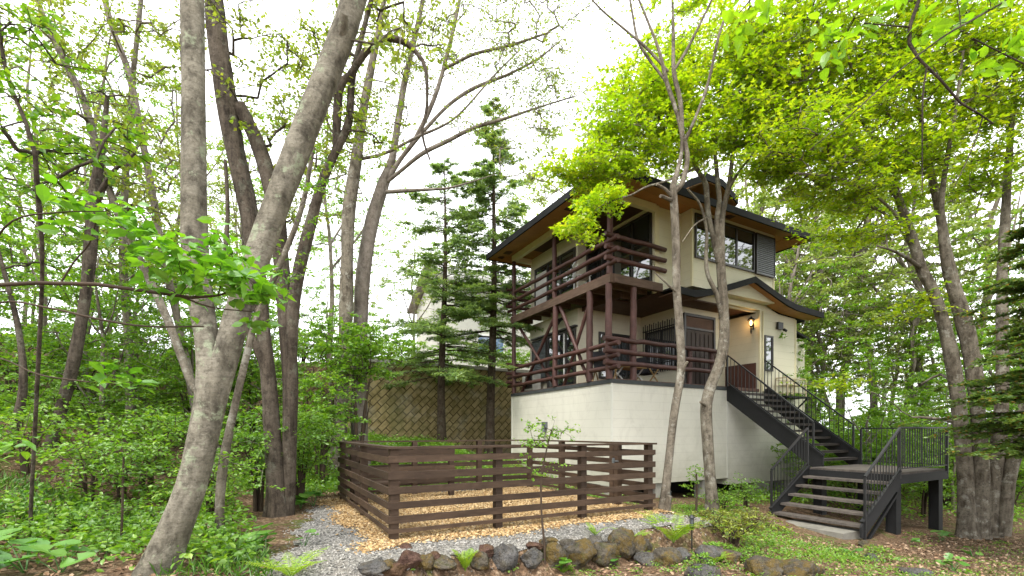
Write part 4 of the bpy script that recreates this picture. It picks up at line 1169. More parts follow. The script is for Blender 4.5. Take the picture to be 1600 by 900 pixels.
# old vine-hung trunk and leaning stems on the slope
va = rooted([(58,775,8.0,26),(78,700,8.0,25),(104,610,8.0,25),(120,540,8.0,24),(135,450,8.2,23),(142,380,8.3,26),(148,300,8.4,22),(160,230,8.4,14),(168,150,8.4,8)])
vb = limb_px([(148,320,8.4,18),(175,270,8.3,12),(210,240,8.3,7)])
tree('vine_hung_tree', 'old dark trunk hung with dry vines on the left slope', 'tree', [va, vb],
     clouds([(130,240,8.4,110,50,.8,34),(90,330,8.2,70,60,.6,18),(170,130,8.4,90,60,.8,16)], 7), 'bark_dark', 'lf_bush', 16, .06, .3, seed=8, ns=28, tip=.005, ntw=7)
for k, (sp, lab, bark, cl, sd) in enumerate([
    ([(340,770,9.0,22),(325,640,9.0,20),(300,600,9.0,18),(262,500,9.0,17),(225,420,9.0,16),(185,335,9.0,16),(152,235,9.0,15),(130,155,9.0,15),(100,95,9.0,14),(76,45,9.0,13),(52,-20,9.0,12),(20,-140,9.0,7)], 'leaning grey trunk crossing up to the top left corner', 'bark_grey', [(60,60,9,110,70,1.0,36),(150,200,9,110,70,.9,40),(210,330,9,90,60,.8,30),(20,-120,9,160,80,1.2,30)], 11),
    ([(325,760,10.4,22),(308,650,10.4,18),(282,520,10.4,15),(255,400,10.4,15),(232,270,10.4,14),(215,180,10.4,14),(200,110,10.4,13),(178,50,10.4,13),(160,-20,10.4,12),(135,-160,10.4,7)], 'thin pale leaning trunk left of the forked tree and behind the leaning grey trunk', 'bark_far', [(240,60,10.4,90,90,1.2,44),(220,230,10.4,90,80,1.0,40),(270,400,10.4,70,70,.9,26),(160,-120,10.4,170,80,1.2,34)], 12),
    ([(48,800,5.2,8),(58,600,4.8,8),(66,420,4.4,8),(62,330,4.2,10),(58,290,4.1,10),(55,240,4.0,10),(40,190,4.0,9),(15,130,4.0,8),(2,70,4.0,8),(-4,0,4.0,7),(-10,-120,4.0,5)], 'dark crooked stem at the left edge of the view', 'bark_dark', [(40,260,4.2,60,90,.4,9),(100,200,4.2,110,50,.5,12),(30,60,4.1,50,60,.4,8)], 13),
    ([(212,760,11.0,20),(205,640,11.0,18),(200,520,11.0,17),(192,400,11.0,15),(196,280,11.0,13),(205,150,11.0,11),(220,0,11,9),(228,-100,11,6)], 'straight grey-brown trunk far back on the left slope', 'bark_grey', [(210,400,11,110,60,1.2,40),(200,250,11,90,90,1.0,34),(230,60,11,70,90,1.0,20)], 14),
    ([(4,770,7.4,24),(16,690,7.4,20),(36,610,7.4,16),(30,520,7.4,12),(5,420,7.4,9),(-30,300,7.4,9)], 'stout dark trunk at the left edge below the branches', 'bark_dark', [(20,420,7.4,80,60,.8,20),(-20,280,7.4,90,80,.8,20)], 15)]):
    tree('slope_tree', lab, 'tree', [rooted(sp)], clouds(cl, sd), bark, 'lf_sparse' if k in (0, 1, 3) else 'lf_bush', 34, .09, .40, flat=.13, keep=.8, seed=sd + 20, ns=11, tip=.0065, group='thin trees on the left slope')

# pair of tall pale trees behind the pen
pa = rooted([(530,705,13,25.8),(535,600,13,24.1),(540,500,13,23.2),(542,420,13,23.2),(545,330,13,23.2),(555,260,13,20.6),(568,170,13,15.5),(585,80,13,12.0),(600,0,13,8.6),(612,-110,13,5.2)])
tree('tall_tree', 'tall straight dark-barked tree left of the pale spreading one behind the pen', 'tree', [pa],
     clouds([(560,140,13,90,120,1.6,50),(520,260,13,70,90,1.2,34),(600,-60,13,120,90,1.6,40),(470,120,13,60,100,1.2,24)], 31), 'bark_grey', 'lf_sparse', 26, .10, .5, seed=32, ns=12, tip=.007)
pb = rooted([(562,708,13.6,27.5),(562,560,13.6,25.8),(565,460,13.6,25.8),(572,400,13.6,24.1),(583,340,13.6,23.2),(598,290,13.6,21.5),(612,250,13.6,13.8),(622,190,13.6,12.0),(634,120,13.6,10.3),(650,50,13.6,8.6),(668,-40,13.6,6.0),(680,-140,13.6,3.4)])
brs = [pb] + [limb_px(s) for s in (
    [(598,292,13.6,10.8),(625,250,13.5,9.4),(650,215,13.4,8.7),(680,150,13.3,7.4),(700,80,13.3,6.7),(716,10,13.3,5.4),(735,-90,13.3,3.4)],
    [(640,232,13.4,7.4),(662,205,13.3,7.4),(700,165,13.2,6.7),(740,138,13.0,6.0),(790,118,12.9,4.7),(840,92,12.8,3.4),(880,60,12.8,2.0)],
    [(600,288,13.6,9.4),(625,268,13.4,8.7),(660,240,13.2,8.0),(700,220,13.0,7.4),(740,200,12.9,6.0),(790,185,12.8,4.7),(850,165,12.7,3.4),(900,150,12.7,2.0)],
    [(555,250,13.2,5.4),(600,240,13.2,5.4),(650,215,13.0,4.7),(710,185,12.8,4.1),(770,120,12.7,3.4),(810,80,12.7,2.7)],
    [(690,110,13.3,4.7),(740,85,13.1,4.7),(800,70,12.9,4.1),(860,50,12.8,2.7)],
    [(600,300,13.6,8),(650,297,13.4,6),(700,294,13.2,4),(740,283,13.1,2.5),(775,272,13.0,1)])]
tree('spreading_tree', 'pale grey tree with long arching boughs reaching right over the fir trees', 'tree', brs,
     clouds([(700,60,13.2,120,70,1.4,112),(820,90,12.8,80,80,1.0,102),(870,150,12.7,60,60,.9,64),(770,190,12.9,90,50,.9,64),(640,130,13.4,70,90,1.2,64),(700,-60,13.2,200,80,1.6,96),(850,0,12.8,90,50,1.0,54),(820,250,12.9,50,40,.8,22)], 33),
     'bark_far', 'lf_sparse', 18, .08, .45, flat=.14, keep=.9, ntw=6, seed=34, ns=12, tip=.005, twig='twig_pale')

# ------------------------------------------------------------------ fir trees with tiers of boughs
def fir(label, u, vb, Y, vtop, wpx, tiers, half, seed, leafm='lf_fir', start=.0, group='fir trees in front of the stone wall', bark='bark_fir', name='fir_tree'):
    rg = np.random.default_rng(seed)
    b = P(u, vb, Y); b[2] = g1(b[0], b[1]) - .2
    t = P(u + 6, vtop, Y)
    Ht = t[2] - b[2]
    root = empty(name, b, 0, label, 'tree', group)
    k = 26; s = np.linspace(0, 1, k)
    A = np.stack([(t[0] - b[0]) * s + .05 * np.sin(s * 7 + seed), .04 * np.cos(s * 5), Ht * s, (wpx / 2 * Y / FPX) * (1 - s * .93)], -1)
    g = G(); trunk_mesh(g, A, 14, rg, .03, .5); g.build('trunk', M[bark], root)
    gb, gl = G(), G()
    for z0 in np.sort(rg.uniform(start, .985, tiers)):
        f = (z0 - start) / (1 - start)
        for q in range(1):
            a = rg.uniform(0, 6.283)
            full = half * (1.02 - f) ** .62 * rg.uniform(.55, 1.1)
            if full < .12: continue
            base = np.array([np.interp(z0, s, A[:, 0]), np.interp(z0, s, A[:, 1]), z0 * Ht])
            d = np.array([math.cos(a), math.sin(a), 0])
            m = 9; q_ = np.linspace(0, 1, m)[:, None]
            rise_ = .45 * f - .05
            pts = base + d * full * q_ + np.array([0, 0, 1]) * (full * (rise_ * q_ - .26 * q_ ** 2 + .10 * q_ ** 3)) + rg.normal(0, .015, (m, 3))
            gb.tube(pts, np.linspace(.018 + .012 * (1 - f), .004, m), 4, cap=False)
            # side sprays lie flat on both sides of the bough
            nside = int(7 + 16 * full / half)
            tt = rg.uniform(.22, 1.0, nside)
            P0 = np.stack([np.interp(tt, q_[:, 0], pts[:, c]) for c in range(3)], -1)
            sgn = rg.choice([-1, 1], nside)[:, None]
            side = np.cross(d, (0, 0, 1.0))
            ln = (full * .38 * (1.08 - tt * .75) * rg.uniform(.6, 1.15, nside))[:, None]
            P1 = P0 + (d * .62 + side * sgn * .8) * ln + np.array([0, 0, -.10]) * ln
            twigs(gb, P0, P1, np.full(nside, .005), rg, .03)
            per = 34
            w = rg.uniform(0, 1, (nside, per, 1))
            C = P0[:, None] + (P1 - P0)[:, None] * w + rg.normal(0, .035, (nside, per, 3)) * np.array([1, 1, .6])
            dirs = np.repeat(unit(P1 - P0)[:, None], per, 1).reshape(-1, 3)
            sd = np.cross(dirs, (0, 0, 1.0)) * rg.choice([-1, 1], len(dirs))[:, None]
            leaf_add(gl, C.reshape(-1, 3), rg.uniform(.07, .15, nside * per) * (.5 + .5 * min(1, 1.6 * full / half)), NEEDLE, rg, .4, dirv=dirs * .7 + sd * .6, attr=np.clip(np.repeat(w.reshape(-1), 1) * .55 + rg.normal(.15, .2, nside * per), 0, 1))
    gb.build('boughs', M[bark], root); gl.build('needles', M[leafm], root, attr='rnd')
    return root
fir('shorter fir tree with wide flat boughs left of the taller fir', 690, 692, 17.4, 250, 15, 118, 3.0, 41, start=.25)
fir('taller fir tree beside the house with a bare lower trunk', 767, 692, 17.8, 150, 16, 138, 2.3, 42, start=.34)

# ------------------------------------------------------------------ trees in front of the house
ha = rooted([(1034,815,7.7,17.2),(1043,740,7.7,14.8),(1053,650,7.75,14.8),(1064,580,7.8,14.0),(1062,520,7.8,14.0),(1057,450,7.8,13.3),(1056,380,7.8,13.3),(1053,310,7.8,13.3),(1052,290,7.8,11.7),(1062,255,7.8,7.8),(1066,215,7.8,7.0),(1054,165,7.8,7.0),(1042,130,7.8,7.0),(1030,80,7.8,5.5),(1015,40,7.8,4.7),(990,-20,7.8,3.1)])
hb = [limb_px(s, .08) for s in ([(1040,812,7.68,14),(1044,785,7.6,11),(1046,775,7.58,10)],
    [(1066,215,7.8,8),(1063,160,7.75,7),(1053,112,7.7,7),(1052,50,7.7,6),(1050,-30,7.7,4)],
    [(1052,112,7.7,6),(1072,80,7.7,6),(1090,45,7.7,5),(1112,0,7.7,4),(1130,-40,7.7,3)],
    [(1044,112,7.8,6),(1010,75,7.8,6),(975,45,7.8,5),(945,20,7.8,4),(925,0,7.8,3)],
    [(1042,130,7.8,5),(1000,70,7.9,5),(988,20,7.9,4),(980,-30,7.9,3)],
    [(1070,220,7.8,8),(1082,195,7.7,6),(1105,135,7.7,6),(1122,60,7.6,5),(1135,20,7.6,3)],
    [(1052,310,7.8,9),(1040,296,7.75,7),(1026,288,7.7,5)], [(1052,315,7.8,7),(1038,308,7.7,6),(1032,306,7.65,6)],
    [(1060,460,7.8,6),(1047,448,7.7,4),(1022,425,7.6,3)], [(1062,590,7.8,8),(1070,572,7.7,6),(1074,565,7.65,5)],
    [(1054,300,7.8,11),(1066,286,7.8,11),(1074,250,7.8,9),(1070,222,7.8,8)])]
tree('thin_bare_tree', 'thin nearly bare grey tree rising past the right end of the fence', 'tree', [ha] + hb,
     clouds([(1000,30,7.8,80,60,.6,20),(1090,40,7.7,60,50,.6,16),(1010,-70,7.8,120,60,.8,26)], 51), 'bark_grey', 'lf_sparse', 10, .05, .25, seed=52, ns=28, tip=.003, twig='bark_grey', knot=.06)

ma = rooted([(1112,778,11.0,19.8),(1108,720,11,18.5),(1104,660,11,18.5),(1104,630,11,19.1),(1112,600,11,19.8),(1124,570,11,19.1),(1131,535,11,17.8),(1131,480,11,16.5),(1127,430,11,15.8),(1126,395,11,14.5),(1128,350,11,9.9),(1132,320,11,9.2),(1139,292,11,8.6),(1142,265,11,7.3),(1148,225,11,5.9),(1160,170,11,4.6),(1172,110,11,3.3)])
mb = [limb_px(s, .1) for s in ([(1124,410,11,12.8),(1114,370,11,9.6),(1106,330,11,9.6),(1103,290,11,9.6),(1096,275,11,8.8),(1084,255,11,8.0),(1080,225,11,6.4),(1078,180,11,4.8),(1070,130,11,3.2)],
    [(1124,405,11,9.6),(1120,350,11,9.6),(1124,315,10.9,8.8),(1122,290,10.9,8.0),(1118,250,10.9,6.4),(1112,200,10.8,4.8),(1100,140,10.7,3.2)],
    [(1138,296,11,7.2),(1150,275,10.9,6.4),(1165,255,10.8,5.6),(1190,225,10.6,4.0),(1220,200,10.4,2.4)],
    [(1130,500,11,9.6),(1120,460,10.9,8.8),(1106,430,10.8,8.0),(1103,400,10.8,7.2),(1104,360,10.8,5.6),(1094,320,10.7,4.8),(1075,296,10.5,4.0)],
    [(1084,255,10.9,5.6),(1050,238,10.5,4.8),(1010,225,10.2,4.0),(970,240,9.9,3.2),(940,265,9.8,2.4)],
    [(1104,340,10.8,4.0),(1085,352,10.5,3.2),(1066,378,10.3,2.4)],
    [(1110,640,11,7.2),(1100,632,10.9,5.6),(1094,628,10.85,4.8)],
    [(1080,225,11,4.8),(1040,190,10.6,4.0),(1000,180,10.3,3.2),(960,190,10,2.4)])]
mcl = [(955,225,10.0,70,60,.7,45),(1000,165,10.3,75,60,.8,52),(930,270,9.9,50,38,.6,28),(1050,120,10.5,80,60,.9,52),(1100,190,10.7,80,60,.9,52),(1060,220,10.4,60,40,.7,26),(1140,110,10.8,80,70,1.0,52),(1170,200,10.7,70,55,.9,45),
       (1200,260,10.5,50,30,.6,21),(885,270,9.7,24,22,.35,7),(1120,40,10.9,120,60,1.2,45),(1190,140,10.9,60,60,.9,32),(1020,250,10.2,45,20,.5,13)]
tree('maple_tree', 'yellow-green maple with a twisted trunk in front of the house front', 'tree', [ma] + mb,
     clouds(mcl, 53), 'bark_grey', 'lf_maple', 66, .112, .60, flat=.10, ntw=6, tpl=STAR, seed=54, ns=32, tip=.0058, spread=.42, knot=.06, droop=.3, twig='bark_grey')
# spray of leaves that hangs over the eave corner
sa = limb_px([(1090,262,10.6,5),(1040,283,9.8,4),(1010,292,9.3,3.5),(985,305,9.0,3),(960,312,8.8,3),(935,325,8.7,2.5),(910,350,8.6,2)], .08)
sp_t = clouds([(950,308,8.75,26,14,.25,14),(925,325,8.7,26,15,.25,16),(905,345,8.65,24,16,.22,15),(885,362,8.6,12,12,.15,6),(920,368,8.65,12,16,.15,6),(965,320,8.8,12,12,.15,5)], 55)
# (the spray hangs from the maple: same tree, so it joins its crown below)
def add_bough(root, limb, targets, bark, leaf, nleaf, size, rs, seed, tpl, flat=.25):
    rg = np.random.default_rng(seed); loc = np.array(root.location)
    g = G(); A = limb.copy(); g.tube(A[:, :3] - loc, A[:, 3], 6)
    paths = grow([limb], targets, rg, .12, .002, .5, .2)
    for pts, r in paths: g.tube(pts - loc, r, 3, cap=False)
    g.build('hanging_bough', M[bark], root)
    ends = np.array([p[-1] for p, r in paths]); k = len(ends) * nleaf
    A = np.repeat(ends, nleaf, 0); a = rg.uniform(0, 6.283, k); q = rs * np.sqrt(rg.uniform(0, 1, k))
    C = A + np.stack([np.cos(a) * q, np.sin(a) * q, rg.normal(0, rs * flat, k)], -1)
    g = G(); leaf_add(g, C - loc, rg.uniform(.65, 1.15, k) * size, tpl, rg, .55, droop=.5); g.build('hanging_leaves', M[leaf], root, attr='rnd')
maple = [o for o in col.objects if o.name == 'maple_tree'][0]
add_bough(maple, sa, sp_t, 'bark_grey', 'lf_maple', 24, .100, .19, 56, STAR)

# big clump of trunks at the right
ca = rooted([(1512,832,10.44,35.3),(1508,740,10.44,31.1),(1500,660,10.44,30.2),(1492,590,10.44,28.6),(1478,520,10.44,27.7),(1460,460,10.44,26.0),(1440,420,10.44,23.5),(1425,370,10.44,20.2),(1408,320,10.44,15.1),(1390,270,10.32,10.9),(1365,220,10.20,8.4),(1330,170,10.08,5.9),(1290,120,9.96,3.4)])
cb = [limb_px(s) for s in (
    [(1532,840,10.38,38.6),(1532,760,10.38,34.4),(1530,690,10.38,31.9),(1524,600,10.38,31.1),(1510,520,10.38,30.2),(1494,460,10.38,28.6),(1480,400,10.38,21.8),(1468,330,10.38,16.8),(1452,260,10.32,12.6),(1440,190,10.20,9.2),(1420,120,10.08,6.7),(1395,40,9.96,4.2)],
    [(1552,838,10.32,38.6),(1553,740,10.32,33.6),(1562,680,10.32,28.6),(1566,600,10.38,23.5),(1566,520,10.44,21.8),(1566,430,10.44,20.2),(1570,350,10.44,18.5),(1576,250,10.44,14.3),(1584,150,10.44,10.1),(1590,40,10.44,6.7)],
    [(1566,836,10.20,35.3),(1574,752,10.20,32.8),(1592,690,10.20,31.1),(1614,620,10.20,28.6),(1640,500,10.20,25.2),(1660,350,10.20,18.5),(1690,200,10.20,11.8),(1720,50,10.20,5.9)],
    [(1494,470,10.38,20.2),(1484,440,10.32,18.5),(1476,400,10.20,16.8),(1470,330,10.08,13.4),(1478,260,9.84,10.1),(1492,180,9.60,7.6),(1505,80,9.36,5.0)],
    [(1440,420,10.44,10.1),(1420,405,10.20,8.4),(1396,392,9.96,5.9),(1370,384,9.72,3.4)],
    [(1425,370,10.44,10.1),(1385,320,10.20,7.6),(1340,290,9.84,5.9),(1290,275,9.60,4.2),(1240,270,9.36,2.5)],
    [(1460,460,10.44,8.4),(1400,350,10.68,6.7),(1330,310,10.80,5.0),(1260,290,11.04,3.4)],
    [(1408,320,10.44,8.4),(1350,240,10.32,6.7),(1300,180,10.20,5.0),(1250,140,10.08,3.4)],
    [(1500,660,10.44,9),(1470,655,10.68,7),(1440,652,10.92,6),(1425,652,11.04,4)],
    [(1490,600,10.44,7.6),(1470,585,10.68,5.9),(1440,600,11.04,4.2)])]
ccl = [(1260,220,9.60,80,50,.8,35),(1330,180,9.96,90,60,.9,45),(1400,130,9.96,90,60,.9,45),(1300,100,9.96,90,60,.9,45),(1240,150,9.96,70,50,.8,31),(1460,190,9.96,80,60,.9,39),(1530,130,10.08,80,70,.9,39),(1400,250,10.08,80,40,.7,29),(1330,270,9.72,80,30,.6,25),
       (1470,60,9.84,110,60,1.0,45),(1340,30,9.84,130,60,1.0,51),(1570,220,10.32,60,60,.8,25),(1240,60,9.96,80,60,.9,31),(1260,290,10.08,40,18,.4,9),(1300,320,10.32,60,16,.4,10),(1600,60,10.20,90,70,.9,31),(1380,360,10.08,40,16,.4,6),(1420,-60,9.96,220,60,1.4,30),
       (1590,130,9.96,60,60,.7,25),(1540,280,10.32,60,30,.5,15),(1500,20,9.84,90,50,.8,31),(1180,80,10.32,60,60,.7,25),(1330,370,11.52,70,22,.6,13),(1270,330,11.04,50,18,.5,10),(1400,310,10.56,60,20,.5,11),(1250,250,10.32,60,26,.6,13),(1290,600,11.28,40,14,.4,6),(1420,480,10.80,50,20,.5,7)]
tree('clump_tree', 'great clump of grey trunks from one base at the right edge with a yellow-green canopy', 'tree', [ca] + cb,
     clouds(ccl, 61), 'bark_grey', 'lf_maple', 56, .122, .70, flat=.10, ntw=6, tpl=STAR, seed=62, ns=22, tip=.0070, spread=.42, knot=.05, droop=.3, twig='bark_grey')

# dark hemlock at the right edge: layered boughs reach into view
def hemlock():
    rg = np.random.default_rng(71)
    b = np.array([9.75, 7.7, 0.0]); b[2] = g1(b[0], b[1]) - .2
    root = empty('hemlock_tree', b, 0, 'dark evergreen with tiered drooping boughs and a few rusty tips at the right edge', 'tree')
    k = 24; s = np.linspace(0, 1, k)
    A = np.stack([.1 * np.sin(s * 5), .06 * np.cos(s * 4), 6.4 * s, .14 * (1 - .92 * s)], -1)
    g = G(); trunk_mesh(g, A, 14, rg, .04, .5); g.build('trunk', M['bark_dark'], root)
    gb, gl = G(), G()
    for z0 in (2.3, 2.7, 2.75, 3.15, 3.5, 3.75, 4.15, 4.35, 4.75, 5.1, 5.4, 5.75, 6.1, 6.35):
        for q in range(9):
            a = rg.uniform(0, 6.283) if q > 4 else rg.uniform(2.7, 3.7)
            full = (2.6 - .42 * max(0, z0 - 2.6)) * rg.uniform(.6, 1.05)
            d = np.array([math.cos(a), math.sin(a), 0]); m = 9; t = np.linspace(0, 1, m)[:, None]
            pts = np.array([0, 0, z0 + rg.normal(0, .08)]) + d * full * t + np.array([0, 0, 1]) * full * (.10 * t - .17 * t * t) + rg.normal(0, .025, (m, 3))
            gb.tube(pts, np.linspace(.022, .004, m), 4, cap=False)
            ns_ = 26; tt = rg.uniform(.15, 1, ns_)
            P0 = np.stack([np.interp(tt, t[:, 0], pts[:, c]) for c in range(3)], -1)
            side = np.cross(d, (0, 0, 1.0)); sg = rg.choice([-1, 1], ns_)[:, None]
            ln = (.55 * (1.1 - tt * .7) * rg.uniform(.6, 1.2, ns_))[:, None]
            P1 = P0 + (d * .6 + side * sg * .8) * ln + np.array([0, 0, -.16]) * ln
            twigs(gb, P0, P1, np.full(ns_, .004), rg, .03)
            per = 30; w = rg.uniform(0, 1, (ns_, per, 1))
            C = P0[:, None] + (P1 - P0)[:, None] * w + rg.normal(0, .02, (ns_, per, 3)) * np.array([1, 1, .4])
            dirs = np.repeat(unit(P1 - P0)[:, None], per, 1).reshape(-1, 3)
            sd = np.cross(dirs, (0, 0, 1.0)) * rg.choice([-1, 1], len(dirs))[:, None]
            leaf_add(gl, C.reshape(-1, 3), rg.uniform(.045, .085, ns_ * per), DIA, rg, .35, dirv=dirs * .5 + sd * .8)
    gb.build('boughs', M['bark_dark'], root); gl.build('needles', M['lf_hem'], root, attr='rnd')
hemlock()

# ------------------------------------------------------------------ woods behind
def wood_tree(name, label, x, y, h, r, lean, seed, leaf, nt, nleaf, size, bark='bark_far', group=None, low=.35, wid=.32, rs=.6, tip=.008, ntw=2):
    rg = np.random.default_rng(seed)
    z = g1(x, y) - .2
    b = np.array([x, y, z])
    s = np.linspace(0, 1, 9)
    A = np.stack([x + lean[0] * h * s ** 1.3 + rg.normal(0, .02 * h, 9) * s, y + lean[1] * h * s + rg.normal(0, .02 * h, 9) * s, z + h * s, r * (1 - .88 * s)], -1)
    A = catmull(A, .5)
    limbs = [A]
    for q in range(3):
        i = int(len(A) * rg.uniform(.3, .6)); a = rg.uniform(0, 6.28)
        p = A[i]; L_ = h * rg.uniform(.25, .4)
        e = np.array([[p[0], p[1], p[2], p[3] * .6], [p[0] + math.cos(a) * L_ * .3, p[1] + math.sin(a) * L_ * .3, p[2] + L_ * .45, p[3] * .45], [p[0] + math.cos(a) * L_ * .5, p[1] + math.sin(a) * L_ * .5, p[2] + L_, p[3] * .15]])
        limbs.append(catmull(e, .4))
    n_ = rg.normal(0, 1, (nt, 3)); n_ = unit(n_) * rg.uniform(0, 1, (nt, 1)) ** .4
    c = np.array([x + lean[0] * h * .6, y + lean[1] * h * .6, z + h * (low + 1) / 2])
    T = c + n_ * np.array([wid * h, wid * h, h * (1 - low) / 2 * 1.05])
    return tree(name, label, 'tree', limbs, T, bark, leaf, nleaf, size, rs, .16, seed=seed, group=group, ns=8, step=.5, tip=tip, ntw=ntw, bend=.15)
def copy_tree(o, loc, rz, sc):
    c = o.copy(); col.objects.link(c); c.location = loc; c.rotation_euler = (0, 0, rz); c.scale = (sc, sc, sc)
    for ch in o.children:
        d = ch.copy(); col.objects.link(d); d.parent = c
    return c
protos = [wood_tree('woodland_tree', 'pale thin-leaved woodland tree far behind the house', *a) for a in (
    (11.5, 20.0, 13.0, .16, (.06, 0), 81, 'lf_far', 130, 60, .14, 'bark_far', 'pale woodland trees behind the house'),
    (15.5, 22.5, 12.0, .15, (-.08, .03), 82, 'lf_far', 140, 60, .14, 'bark_far', 'pale woodland trees behind the house'),
    (20.0, 18.5, 11.0, .17, (.03, -.02), 83, 'lf_maple_green', 130, 60, .14, 'bark_far', 'pale woodland trees behind the house'))]
spots = [(9.5,26),(13,28),(17.5,27),(22,25),(26,21),(19,33),(12,35),(25,31),(31,27),(36,22),(29,37),(16,41),(22,44),(35,36),(42,30),(8.5,37),(27,16.5),(33,17),(40,20),(14,24.5),(18.5,21.5),(23.5,20.5),(47,26),(38,45),(28,48),(10.5,23.5),(12.5,21),(16.8,24),(20,24),(14.5,30),(24,28),(19.5,30),(28.5,24),(33,31),(11,31),(30,19)]
for k, (x, y) in enumerate(spots):
    copy_tree(protos[k % 3], (x, y, g1(x, y) - .2), k * 2.1, .8 + .35 * ((k * 7) % 5) / 5)
pl = [wood_tree('hillside_tree', 'slim half-leafed tree in the wood on the left hillside', *a) for a in (
    (-12.0, 13.0, 11.0, .12, (.05, .02), 91, 'lf_sparse', 130, 50, .11, 'bark_grey', 'slim trees on the left hillside'),
    (-16.0, 16.0, 12.0, .13, (-.04, 0), 92, 'lf_maple_green', 130, 50, .12, 'bark_grey', 'slim trees on the left hillside'))]
for k, (x, y) in enumerate([(-9.5,16),(-13.5,19),(-19,19),(-8.0,20.5),(-21,13.5),(-17.5,11),(-26,17),(-24,23),(-15,25),(-9,27),(-5.2,24.5),(-20,30),(-12,34),(-3.5,32),(-22,9)]):
    copy_tree(pl[k % 2], (x, y, g1(x, y) - .2), k * 1.7, .75 + .4 * ((k * 3) % 5) / 5)

py = [wood_tree('young_maple', 'young bright green tree with a low crown in the thicket beyond the stair', *a) for a in (
    (11.0, 14.5, 5.0, .06, (.04, 0), 95, 'lf_maple_green', 90, 60, .10, 'bark_far', 'young trees beyond the stair', .12, .30, .45, .005),
    (9.6, 17.0, 6.0, .07, (-.05, .02), 96, 'lf_bush', 100, 60, .11, 'bark_far', 'young trees beyond the stair', .10, .30, .5, .005))]
for k, (x, y) in enumerate([(13.2,16),(15.6,15),(12.2,19.5),(17.5,17.5),(10.6,21),(15,19),(19.5,15.5),(20.5,19),(9.2,20.0),(14,22.5),(17.5,21.5),(23,17.5),(12.5,13.2),(25,14.5)]):
    copy_tree(py[k % 2], (x, y, g1(x, y) - .2), k * 1.7, .7 + .5 * ((k * 3) % 5) / 5)
ps = wood_tree('understorey_tree', 'low spreading green tree in the undergrowth of the left hillside', -7.5, 12.5, 4.6, .06, (.05, 0), 97, 'lf_bush', 120, 60, .085, 'bark_grey', 'low trees on the left hillside', .10, .34, .42, .005)
for k, (x, y) in enumerate([(-10,11),(-12.5,14.5),(-9,15.5),(-14,10.5),(-6.6,17),(-11.5,18),(-16,13),(-8.4,9.6),(-13,8.2),(-17.5,17),(-7.2,10.6),(-10.5,13),(-6.3,12)]):
    copy_tree(ps, (x, y, g1(x, y) - .2), k * 2.3, .85 + .6 * ((k * 3) % 5) / 5)

for k, (x, y) in enumerate([(15.5,5.5),(19,8.5),(22,4),(24.5,10),(17,1.5),(13,-3)]):  # unseen trees, added so the windows reflect foliage instead of sky
    c = copy_tree(protos[k % 3], (x, y, g1(x, y) - .2), k * 2.7 + .6, 1.55 + .15 * (k % 3))
    tag(c, 'unseen tall woodland tree added right of the outside stair for the window reflections', 'tree', 'unseen tall trees added right of the stair')

for k, (x, y) in enumerate([(15.2,24),(18.2,26),(13.6,27),(20.8,23.5),(17.2,31),(22.6,29),(11.4,28),(4.2,33),(25,25.5)]):
    copy_tree(protos[k % 2], (x, y, g1(x, y) - .2), k * 2.2 + .4, 1.5 + .2 * ((k * 2) % 3) / 2)
# ------------------------------------------------------------------ shrubs
def shrub(name, label, x, y, w, h, seed, leaf, nt, nleaf, size, rs=.2, cat='shrub', group=None, tpl=DIA, z0=.25, twig='twig', dep=None, flat=.15, tip=.004, spread=.55, stems=6, ntw=2):
    rg = np.random.default_rng(seed)
    z = g1(x, y) - .05
    limbs = []
    for q in range(stems):
        a = rg.uniform(0, 6.28); L_ = h * rg.uniform(.45, .75); o = w * rg.uniform(.1, .45)
        limbs.append(catmull(np.array([[x + .06 * math.cos(a), y + .06 * math.sin(a), z, .012 + .01 * h], [x + o * .4 * math.cos(a), y + o * .4 * math.sin(a), z + L_ * .55, .009 + .006 * h], [x + o * math.cos(a), y + o * math.sin(a), z + L_, .006]]), .15))
    n_ = unit(rg.normal(0, 1, (nt, 3))) * rg.uniform(0, 1, (nt, 1)) ** .45
    T = np.array([x, y, z + h * (1 + z0) / 2]) + n_ * np.array([w, dep or w, h * (1 - z0) / 2])
    return tree(name, label, cat, limbs, T, twig, leaf, nleaf, size, rs, flat, tpl=tpl, seed=seed, group=group, ns=6, step=.2, tip=tip, ntw=ntw, loc=(x, y, z), twig=twig, spread=spread, knot=.02, crown='foliage')
def gp(u, v):
    """point of the ground seen at a pixel of the photograph (marching along the ray)"""
    d = np.array([(u - CX) / FPX, 1, (HY - v) / FPX])
    t = np.arange(2.0, 60, .02)
    X = d[None] * t[:, None] + np.array([0, 0, CAMZ])
    below = X[:, 2] < gz(X[:, 0], X[:, 1])
    i = int(np.argmax(below)) if below.any() else 400
    return X[i, 0], X[i, 1]
